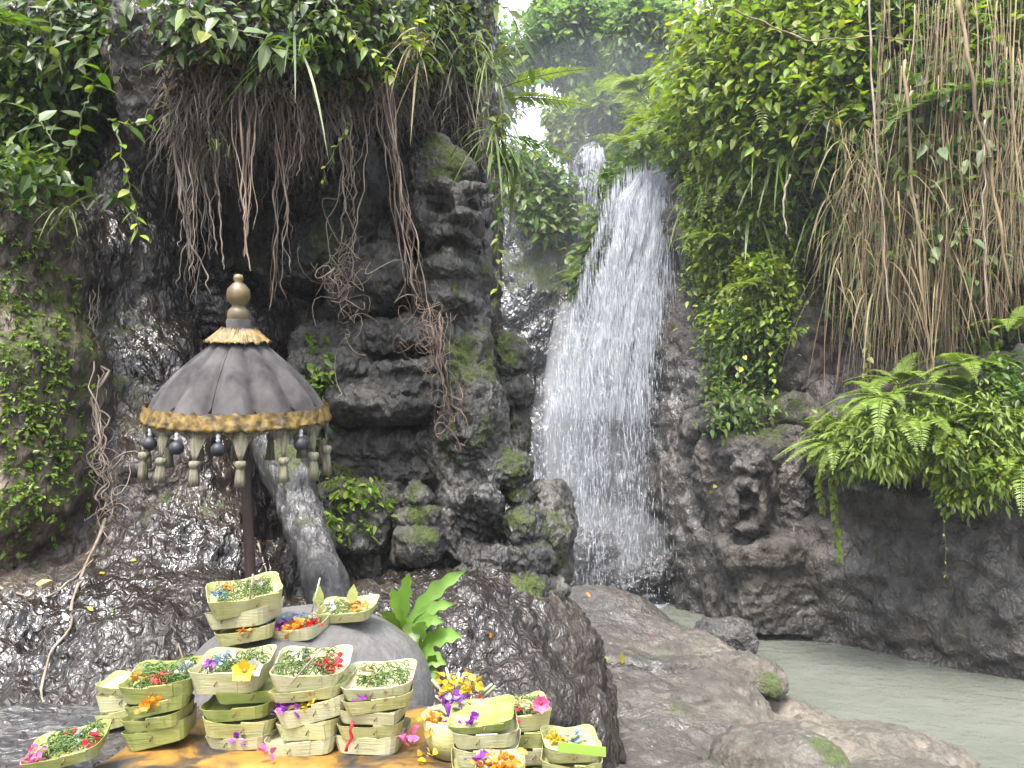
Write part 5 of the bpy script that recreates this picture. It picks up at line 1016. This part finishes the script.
stack(236, 644, 1.58, [(238, 60, 16, 8, 6, 1, 'lower tray with orange petals in the small stack on the grey boulder', (('orange', .0, -.4, 1.0), ('blue', .3, -.3, .8))), (234, 68, 19, -4, 5, 2, 'middle tray of the small stack on the grey boulder', ()), (233, 74, 24, 12, 7, 1, 'top tray with an incense stub on the grey boulder', (('shred', 0, 0, 1.4), ('orange', -.25, .2, .7), ('blue', -.34, -.05, .8), ('white', .2, .1, .8), ('beige', .2, .2, .8)))])
stack(295, 640, 1.62, [(294, 54, 17, -10, 6, 2, 'tray heaped with orange red and blue petals on the grey boulder', (('orange', .0, -.25, 2.6), ('red', .3, -.08, 1.3), ('blue', -.25, .3, 1.6), ('purple', -.38, -.05, 1.2), ('cracker', -.05, .15, .8), ('white', .15, .3, .8), ('shred', .1, .2, .5)))])
stack(342, 620, 1.68, [(342, 60, 15, -6, 3, 1, 'tray with upright leaf tips at the top of the grey boulder', (('orange', .22, -.1, 1.1), ('white', -.3, .0, 1.0), ('shred', -.1, 0, .5), ('beige', 0, .1, .6)))])
stack(50, 766, 1.18, [(50, 74, 18, 8, 8, 0, 'low tray with red and pink petals alone at the left edge of the cloth', (('shred', .05, .1, 1.2), ('red', .38, -.1, .6), ('pink', -.35, -.2, 1.0), ('white', .1, .15, .6), ('red', 0, .3, .3)))])
stack(484, 786, 1.17, [(484, 68, 20, 2, 0, 1, 'lowest tray in front of the flower basket', ()), (485, 66, 20, -3, 1, 2, 'second tray in front of the flower basket', ()), (484, 68, 17, 3, 3, 2, 'broad pale tray in front of the flower basket', ()), (483, 68, 13, -3, 5, 0, 'thin green topmost tray in front of the flower basket', (('purple', -.1, -.3, .5),))])
stack(528, 786, 1.26, [(530, 58, 22, -3, 0, 1, 'lowest tray of the stack topped by a pink flower', ()), (528, 52, 18, 5, 1, 2, 'second tray of the stack topped by a pink flower', ()), (526, 52, 17, -2, 2, 0, 'green tray second from the top under the pink flower', ()), (523, 54, 24, 4, 3, 1, 'top tray with the pink flower beside the flower basket', (('beige', -.2, 0, 1.0), ('shred', 0, .05, .8), ('cracker', .05, .0, 1.0), ('orange', .3, -.3, .5), ('yellow', -.4, -.1, .6), ('red', -.3, -.4, .5)))])
stack(576, 786, 1.20, [(576, 62, 24, -2, 0, 1, 'lower tray crossed by a bright green leaf strip at the right end of the offerings', ()), (572, 58, 20, 3, -2, 1, 'upper tray with yellow petals at the right end of the offerings', (('yellow', -.25, .1, .9), ('blue', .15, .15, .5), ('beige', .0, .1, .5)))])
stack(500, 778, 1.09, [(500, 50, 14, 0, 0, 1, 'half hidden tray of orange flowers in front of the right cluster', (('orange', -.1, -.2, 2.2), ('orange', .2, -.1, 1.6), ('purple', -.4, 0, .8)))])
# flower basket with pale stalks
c = W(455, 752, 1.285); root = empty('flower_basket', c, 'small palm basket crowded with purple flowers and white stalks', 'basket'); mb = MB()
lathe(mb, c, [(0, 0), (.036, 0), (.047, .02), (.055, .06), (.052, .06), (.044, .03), (0, .03)], 28); mb.build('basket', PALM[1], root)
for kind, dx, dy, dz, am in (('purple', -.005, -.02, .065, 1.3), ('purple', .01, -.035, .045, 1.2), ('yellow', -.01, 0, .085, 1.0), ('yellow', .022, -.01, .085, 1.2), ('white', .005, -.02, .06, 1.6), ('red', .035, -.02, .05, 1.0), ('blue', .03, -.03, .03, 1.0), ('orange', -.035, -.02, .035, 1.0)):
    mb = MB(); petals(mb, c + np.array([dx, dy, dz + .022]), np.eye(3), int(26 * am), .009, .013, .8); mb.build(kind + '_flower', PET[kind], root)
for x0, y0, x1, y1 in ((453, 700, 446, 668), (455, 702, 459, 673), (457, 700, 463, 675), (468, 700, 475, 680), (470, 705, 492, 684), (472, 708, 495, 686), (450, 705, 432, 680), (448, 712, 436, 696), (446, 716, 428, 708), (478, 716, 497, 706), (446, 720, 434, 742)):
    mb = MB(); a, b2 = W(x0, y0, 1.31), W(x1, y1, 1.28); P = np.array([a, a * .5 + b2 * .5 + np.array([.002, 0, .003]), b2]); tubes(mb, P, np.array([.0020, .0029, .0020]), 6); mb.build('stalk', PET['white'] if x0 % 2 else PALM[2], root)
# things lying on the trays
def flower5(name, c, r, mat, heart, label, n=5, cat='flower'):
    c = np.asarray(c, float); root = empty(name, c, label, cat)
    for i in range(n):
        a = i * 2 * math.pi / n + .3; D = np.array([math.cos(a), -.55 + .2 * math.sin(a), math.sin(a) * .8 + .25]); mb = MB(); leaves(mb, c[None], D[None], np.array([[0, -1, .4]]), r, r * .8, .05, .35, T_RD); mb.build('petal', PET[mat], root)
    mb = MB(); lathe(mb, c, [(0, -.004), (r * .25, 0), (r * .2, .004), (0, .006)], 10); mb.build('flower_centre', PET[heart], root)
flower5('frangipani_flower', W(245, 671, 1.30), .024, 'yellow', 'orange', 'yellow and white frangipani flower on the pale tray'); flower5('frangipani_flower', W(255, 668, 1.31), .02, 'white', 'yellow', 'paler frangipani bloom behind the yellow one')
flower5('hibiscus_flower', W(541, 704, 1.26), .017, 'pink', 'red', 'pink flower crowning the stack beside the flower basket', 7)
flower5('marigold_flower', W(146, 706, 1.285), .011, 'orange', 'orange', 'orange marigold tucked into the leftmost full stack', 9)
def stick(name, x0, y0, Y0, x1, y1, Y1, r, mat, label, cat='stick'):
    mb = MB(); a, b2 = W(x0, y0, Y0), W(x1, y1, Y1); tubes(mb, np.array([a, (a + b2) / 2, b2]), r, 6); o = mb.build(name, mat); tag(o, label, cat)
stick('incense_stick', 250, 600, 1.62, 253, 574, 1.64, .0022, M['root_red'], 'brown incense stub standing in the top tray on the grey boulder'); stick('incense_stick', 187, 672, 1.27, 178, 643, 1.28, .0013, M['vine_dry'], 'thin incense stick leaning beside the pale frangipani tray')
stick('incense_stick', 290, 684, 1.26, 322, 648, 1.30, .0015, M['root_pale'], 'incense stick lying across the tray with the round cracker'); stick('bamboo_stick', 312, 612, 1.67, 320, 578, 1.66, .0018, PALM[2], 'bamboo stick leaning from the tray with upright leaf tips')
for x, y, lab in ((318, 600, 'left leaf tip standing in the tray on the boulder top'), (352, 598, 'right leaf tip standing in the tray on the boulder top')):
    mb = MB(); leaves(mb, W(x, y + 6, 1.72)[None], np.array([[.1, -.1, 1]]), np.array([[0, -1, 0]]), .045, .026, 0, .3); o = mb.build('leaf_tip', PALM[0]); tag(o, lab, 'leaf')
mb = MB(); a, b2 = W(558, 752, 1.17), W(606, 757, 1.17); D = b2 - a; V = np.array([a, b2, b2 + [0, 0, .013], a + [0, 0, .014]]); V = np.concatenate([V, V + np.array([0, .003, 0])]); mb.add(V, None, [[0, 1, 2, 3], [7, 6, 5, 4], [0, 3, 7, 4], [1, 5, 6, 2], [3, 2, 6, 7], [0, 4, 5, 1]])
o = mb.build('leaf_strip', PET['lime'], None, False); tag(o, 'bright green leaf strip across the rightmost tray', 'leaf')
mb = MB(); P = np.array([W(x, y, 1.262) for x, y in ((353, 722), (350, 731), (352, 738), (347, 746), (346, 751))]); tubes(mb, P, np.array([.0035, .0025, .0032, .002, .003]), 6); o = mb.build('red_ribbon', PET['red']); tag(o, 'red petal streak on the front of the right hand stack on the cloth', 'petal')
mb = MB(); leaves(mb, W(322, 690, 1.30)[None], np.array([[.6, -.1, .45]]), np.array([[0, -.8, .6]]), .055, .02, .1, .25); o = mb.build('green_leaf', M['leaf_mid']); tag(o, 'fresh green leaf poking out under the tray with the round cracker', 'leaf')
for x, y, k, lab in ((262, 753, 'pink', 'pink petals fallen on the cloth between two stacks'), (426, 757, 'yellow', 'yellow petal fallen on the cloth right of the stacks'), (410, 742, 'pink', 'pink petals beside the right hand stack on the cloth')):
    mb = MB(); petals(mb, W(x, y, 1.22), np.eye(3), 7, .006, .013, .3); o = mb.build('fallen_petals', PET[k]); tag(o, lab, 'petals')

# ---- ceremonial umbrella
Yu = 2.5; q = PX(Yu); c0 = W(239, 413, Yu); A = rot3(math.radians(9), math.radians(1.5), 0)
def uw(P): return c0 + (np.asarray(P) @ A.T)
root = empty('ceremonial_umbrella', uw([[0, 0, -1.25]])[0], 'faded dark grey ceremonial umbrella with gold trim and pale tassels', 'umbrella')
M['canopy'] = plain('faded grey cloth', (.014, .0125, .013), (.075, .069, .068), 13, .85, (1, 1, .6), .003, .2, (.3, .72))
M['gold'] = plain('tarnished gold lace', (.03, .02, .007), (.20, .125, .022), 45, .55, (1, 1, 1), .004, .5); M['old_gold'] = plain('old gold paint', (.05, .036, .013), (.14, .10, .038), 14, .5, (1, 1, 1), .001, .5)
M['tassel'] = plain('pale cord', (.06, .055, .035), (.17, .16, .11), 130, .8, (1, 1, .12), .002, .2); M['ball'] = plain('dark bead', (.012, .012, .016), (.03, .03, .036), 30, .5); M['silver'] = plain('silver bead', (.25, .25, .26), (.3, .3, .3), 30, .3); M['pole'] = plain('dark wooden pole', (.018, .010, .008), (.035, .02, .016), 30, .45, (1, 1, .1), .002)
prof = np.array([(14, 84), (21, 72), (32, 63), (45, 52), (57, 41), (68, 29), (77, 17), (84, 5), (87, -2)], float) * q; seg = 128; th = np.arange(seg) * 2 * math.pi / seg; NP = 12
tt = np.linspace(0, 1, 26); pr = np.stack([np.interp(tt, np.linspace(0, 1, len(prof)), prof[:, k]) for k in range(2)], 1)
puff = np.abs(np.sin(th * NP / 2)) ** .6; V = []
for k, (r, z) in enumerate(pr):
    rr = r * (1 - .13 * (1 - puff) * min(1, k / 8)) + .0015 * perlin(np.stack([np.cos(th) * 4, np.sin(th) * 4, th * 0 + k * .25], 1), 4); V.append(np.stack([rr * np.cos(th), rr * np.sin(th), z + .002 * puff + 0 * th], 1))
V = V + [v * np.array([.985, .985, 1]) - np.array([0, 0, .004]) for v in V[::-1]]; V = np.concatenate(V); nr = len(pr) * 2; i = np.arange(nr - 1)[:, None] * seg; k = np.arange(seg)[None]; k2 = (k + 1) % seg
Q = np.stack([i + k, i + k2, i + seg + k2, i + seg + k], -1).reshape(-1, 4); canopy = mk('canopy', uw(V), [Q[:, ::-1]], M['canopy'], root)
for k in range(NP):                                   # seams along the ribs
    a = 2 * math.pi * k / NP; P = np.stack([pr[:, 0] * .885 * math.cos(a), pr[:, 0] * .885 * math.sin(a), pr[:, 1] + .002], 1); mb = MB(); tubes(mb, uw(P), .0022, 5); mb.build('seam', M['canopy'], canopy)
    P = np.stack([np.linspace(.02, .25, 6) * math.cos(a), np.linspace(.02, .25, 6) * math.sin(a), np.linspace(.17, .03, 6)], 1); mb = MB(); tubes(mb, uw(P), .003, 5); mb.build('rib', M['pole'], root)
def lace(name, r0, r1, z0, z1, amp, ns, parent, jag):
    sg = 360; t2 = np.arange(sg) * 2 * math.pi / sg; R_ = []; nzz = 7
    for j in range(nzz):
        f = j / (nzz - 1); r = r0 + (r1 - r0) * f + amp * (.3 + .7 * f) * np.sin(t2 * ns + j * .5) * .6 + amp * perlin(np.stack([np.cos(t2) * 16, np.sin(t2) * 16, t2 * 0 + j], 1), 5)
        zz = z0 + (z1 - z0) * f + (jag * perlin(np.stack([np.cos(t2) * 12, np.sin(t2) * 12, t2 * 0 + j * .7], 1), 9) if j in (0, nzz - 1) else 0); R_.append(np.stack([r * np.cos(t2), r * np.sin(t2), zz + 0 * t2], 1))
    R_ = R_ + [x * np.array([.985, .985, 1]) for x in R_[::-1]]; V = np.concatenate(R_); nr = len(R_); i = np.arange(nr - 1)[:, None] * sg; k = np.arange(sg)[None]; k2 = (k + 1) % sg
    return mk(name, uw(V), [np.stack([i + k, i + seg * 0 + k2, i + sg + k2, i + sg + k], -1).reshape(-1, 4)[:, ::-1]], M['gold'], parent)
lace('gold_trim', 86.5 * q, 89.5 * q, 9 * q, -6 * q, .004, 40, root, .010); lace('gold_collar', 17 * q, 31 * q, 84 * q, 71 * q, .006, 12, root, .012)
mb = MB(); lathe(mb, [0, 0, 0], np.array([(0, 138), (4, 137), (5, 133), (3.5, 130), (6, 128), (10.5, 123), (11.5, 117), (10, 111), (6, 107), (7, 105), (10, 102), (11, 96), (10.5, 93)]) * q, 28); V = np.concatenate(mb.v); mk('finial', uw(V), [np.concatenate(mb.f4)[:, ::-1]], M['old_gold'], root)
mb = MB(); lathe(mb, [0, 0, 0], np.array([(10.5, 94), (12, 92), (11.5, 86), (14, 80), (19, 74)]) * q, 28); mk('neck', uw(np.concatenate(mb.v)), [np.concatenate(mb.f4)[:, ::-1]], M['canopy'], root)
pb = W(253, 625, 2.42); pt = uw([[0, 0, 80 * q]])[0]; mb = MB(); tubes(mb, np.array([pt + (pb - pt) * f for f in np.linspace(0, 1.45, 12)]), .0165, 12); mb.build('pole', M['pole'], root)
fb = MB(); P = []
for k in range(420):
    a = 2 * math.pi * k / 420; e = np.array([math.cos(a), math.sin(a), 0]) * 87 * q; P.append(np.stack([e + np.array([0, 0, -4 * q]), e + np.array([0, 0, -8 * q]), e * .99 + np.array([0, 0, -(10 + 13 * abs(math.cos(7 * (a - 2 * math.pi * .32 / 14))) ** 3) * q])]))
P = np.array(P); tubes(fb, uw(P.reshape(-1, 3)).reshape(P.shape), .0015, 4); fb.build('cord_fringe', M['tassel'], root)
# tassels: a net cone, a knot and a skirt; dark beads hang between them
NT = 14
for k in range(NT):
    a = 2 * math.pi * (k + .32) / NT; ca, sa = math.cos(a), math.sin(a); e = np.array([ca, sa, 0]); tn = np.array([-sa, ca, 0]); o0 = e * 86 * q; dn = A.T @ np.array([0, 0, -1.0]); top = o0 + np.array([0, 0, -5 * q])
    mb = MB(); sw = random.uniform(-1.5, 1.5) * q; tip = top + dn * 27 * q + tn * sw
    f = np.linspace(-1, 1, 17); C = np.stack([np.linspace(top + tn * x * 17 * q - e * (abs(x) * 2.0 * q), tip + tn * x * 1.2 * q, 6) + dn * 2 * q * math.sin(3 * x) * 0 for x in f]); bow = np.sin(np.linspace(0, math.pi, 6))[None, :, None] * dn * 0; C = C + bow
    C[:, 1:-1] -= (tn[None, None] * f[:, None, None] * np.array([5, 6, 4, 2])[None, :, None] * q * .7); tubes(mb, uw(C.reshape(-1, 3)).reshape(C.shape), .0017, 4)
    tb = MB()
    mb.build('fringe_net', M['tassel'], root)
    hgt = random.uniform(22, 30) * q; t2 = np.arange(16) * 2 * math.pi / 16; rs = [(.5, 0), (4.5, 1), (5.2, 4), (4, 7), (3.2, 8), (3.6, 10), (4.3, 18), (4.6 + random.random(), 26), (.5, 26)]; V = []
    for r, z in rs:
        rr = r * q * (1 + .12 * np.sin(t2 * 5 + k)) if z > 8 else r * q + 0 * t2; V.append(tip + np.stack([rr * np.cos(t2), rr * np.sin(t2), 0 * t2], 1) + dn * (z * q * hgt / (26 * q)))
    V = np.concatenate(V); nr = len(rs); i = np.arange(nr - 1)[:, None] * 16; kk = np.arange(16)[None]; k2 = (kk + 1) % 16; mk('tassel', uw(V), [np.stack([i + kk, i + k2, i + 16 + k2, i + 16 + kk], -1).reshape(-1, 4)], M['tassel'], root)
    a2 = a + math.pi / NT
    if k % 2 == 0 or k in (3, 9):
        bp = np.array([math.cos(a2), math.sin(a2), 0]) * 86 * q + dn * 22 * q + np.array([0, 0, 0]); mb = MB(); lathe(mb, uw(bp[None])[0], np.array([(0, 6.5), (3.5, 5.6), (6, 2.5), (6.5, 0), (6, -3), (3.5, -5.6), (0, -6.2)]) * q, 16); bo = mb.build('bead', M['ball'], root)
        mb = MB(); lathe(mb, uw((bp - dn * 10 * q)[None])[0], np.array([(0, 4.5), (1.6, 3.5), (2.2, 1.5), (1.4, 0), (2.2, -1.5), (1.6, -3.5), (0, -4.5)]) * q, 10); mb.build('silver_bead', M['silver'], bo)

M['herb'] = leaf_mat('herb leaves', [(.09, .19, .045), (.13, .24, .05), (.16, .26, .06)], trans=.35)
# ---- plant behind the boulder
c = W(420, 690, 1.95); root = empty('leafy_herb', c, 'young bright green herb with long lobed leaves growing beside the grey boulder', 'plant')
for x0, y0, x1, y1, w, mt in ((404, 628, 466, 570, .036, 'herb'), (403, 630, 409, 573, .030, 'herb'), (408, 628, 455, 604, .030, 'herb'), (402, 634, 392, 588, .026, 'herb'), (410, 634, 444, 622, .032, 'herb'), (407, 618, 418, 668, .034, 'leaf_mid'), (416, 655, 438, 688, .040, 'herb'), (416, 652, 462, 636, .044, 'herb'), (413, 658, 426, 622, .034, 'herb'), (412, 665, 446, 664, .044, 'herb'), (418, 665, 410, 694, .034, 'leaf_mid'), (424, 690, 436, 655, .030, 'leaf_mid'), (405, 640, 380, 612, .024, 'leaf_mid')):
    Y0 = 1.95; a, b2 = W(x0, y0, Y0), W(x1, y1, Y0 - .09); k = 25; t = np.linspace(0, 1, k); C = a + (b2 - a) * t[:, None] + np.array([0, -.02, .022]) * (np.sin(t * math.pi))[:, None]
    D = nrm(b2 - a); S = nrm(np.cross(D, np.array([.1, -1, .5]))); wd = w * np.sin(np.pi * np.clip(t * .96 + .03, 0, 1)) ** .8 * (1 + .22 * np.sin(t * 26)); V = np.stack([C - S * wd[:, None] * .5, C + np.array([0, .006, -.004]), C + S * wd[:, None] * .5], 1).reshape(-1, 3); i = np.arange(k - 1) * 3
    mb = MB(); mb.add(V, None, np.concatenate([np.stack([i, i + 1, i + 4, i + 3], 1), np.stack([i + 1, i + 2, i + 5, i + 4], 1)])); mb.build('leaf', M[mt], root)
    mb = MB(); tubes(mb, np.array([c, c * .4 + a * .6 + np.array([.01, 0, 0]), a]), np.array([.004, .003, .002]), 5); mb.build('stem', M['stem'], root)

# ---- fallen leaves and petals on the rocks
def fallen(px, py, size, mat, label, name='fallen_leaf', cat='leaf'):
    h = hit(px, py)
    if h is None: return
    D = rdir(1)[0]; D = nrm(D - h[1] * np.dot(D, h[1])); mb = MB(); leaves(mb, (h[0] + h[1] * .006)[None], D[None], h[1][None], size, size * .5, 0, .3); o = mb.build(name, mat); tag(o, label, cat, None if 'yellow bits' not in label else None)
for x, y, sz, mt, lab in ((93, 612, .03, M['leaf_yellow'], 'orange yellow fallen leaf on the wet rock ridge at lower left'), (112, 610, .03, M['leaf_pale'], 'pale fallen leaf right of the orange yellow leaf'), (68, 622, .04, PET['white'], 'whitish fallen leaf beside the long creeping root'), (98, 575, .04, M['leaf_yellow'], 'yellow fallen leaf under the tan root clump'), (130, 562, .03, M['leaf_yellow'], 'small yellow leaf on the wet slope left of the umbrella pole'),
                          (36, 585, .07, M['leaf_yellow'], 'curled yellow leaf below the mossy boulder'), (108, 548, .03, M['leaf_pale'], 'pale leaf speck beside the lower end of the tan roots'), (158, 330, .05, M['leaf_pale'], 'pale leaf stuck on the wet slope left of the umbrella'), (622, 664, .09, M['leaf_yellow'], 'long yellow leaf on the rock shelf'), (608, 662, .05, M['leaf_yellow'], 'short yellow leaf beside the long one on the shelf'),
                          (620, 680, .03, M['leaf_yellow'], 'tiny yellow fleck in front of the long yellow leaf'), (653, 636, .07, PET['red'], 'red petal on the rock shelf toward the falls'), (670, 628, .06, M['leaf_yellow'], 'yellow leaf on the far part of the rock shelf'), (590, 598, .07, PET['orange'], 'orange petal on the rock at the foot of the carved cliff'), (490, 638, .03, PET['orange'], 'orange fleck on the wet pedestal rock'), (845, 690, .05, M['leaf_yellow'], 'yellow leaf by the water edge of the shelf')):
    fallen(x, y, sz, mt, lab)
# ---- the damp air of the gorge
V = np.array([[x, y, z] for x in (-40, 45) for y in (-6, 75) for z in (-1.6, 40)], float)
m = bpy.data.materials.new('haze'); m.use_nodes = True; n = m.node_tree; n.nodes.clear(); v = n.nodes.new('ShaderNodeVolumePrincipled'); v.inputs['Density'].default_value = .0014; v.inputs['Color'].default_value = (.9, .96, 1, 1); v.inputs['Anisotropy'].default_value = .1
q = n.nodes.new('ShaderNodeOutputMaterial'); n.links.new(v.outputs[0], q.inputs['Volume'])
Fq = np.array([[0, 1, 3, 2], [4, 6, 7, 5], [0, 4, 5, 1], [2, 3, 7, 6], [0, 2, 6, 4], [1, 5, 7, 3]])
mk('haze', V, [Fq], m, None, False)['kind'] = 'stuff'
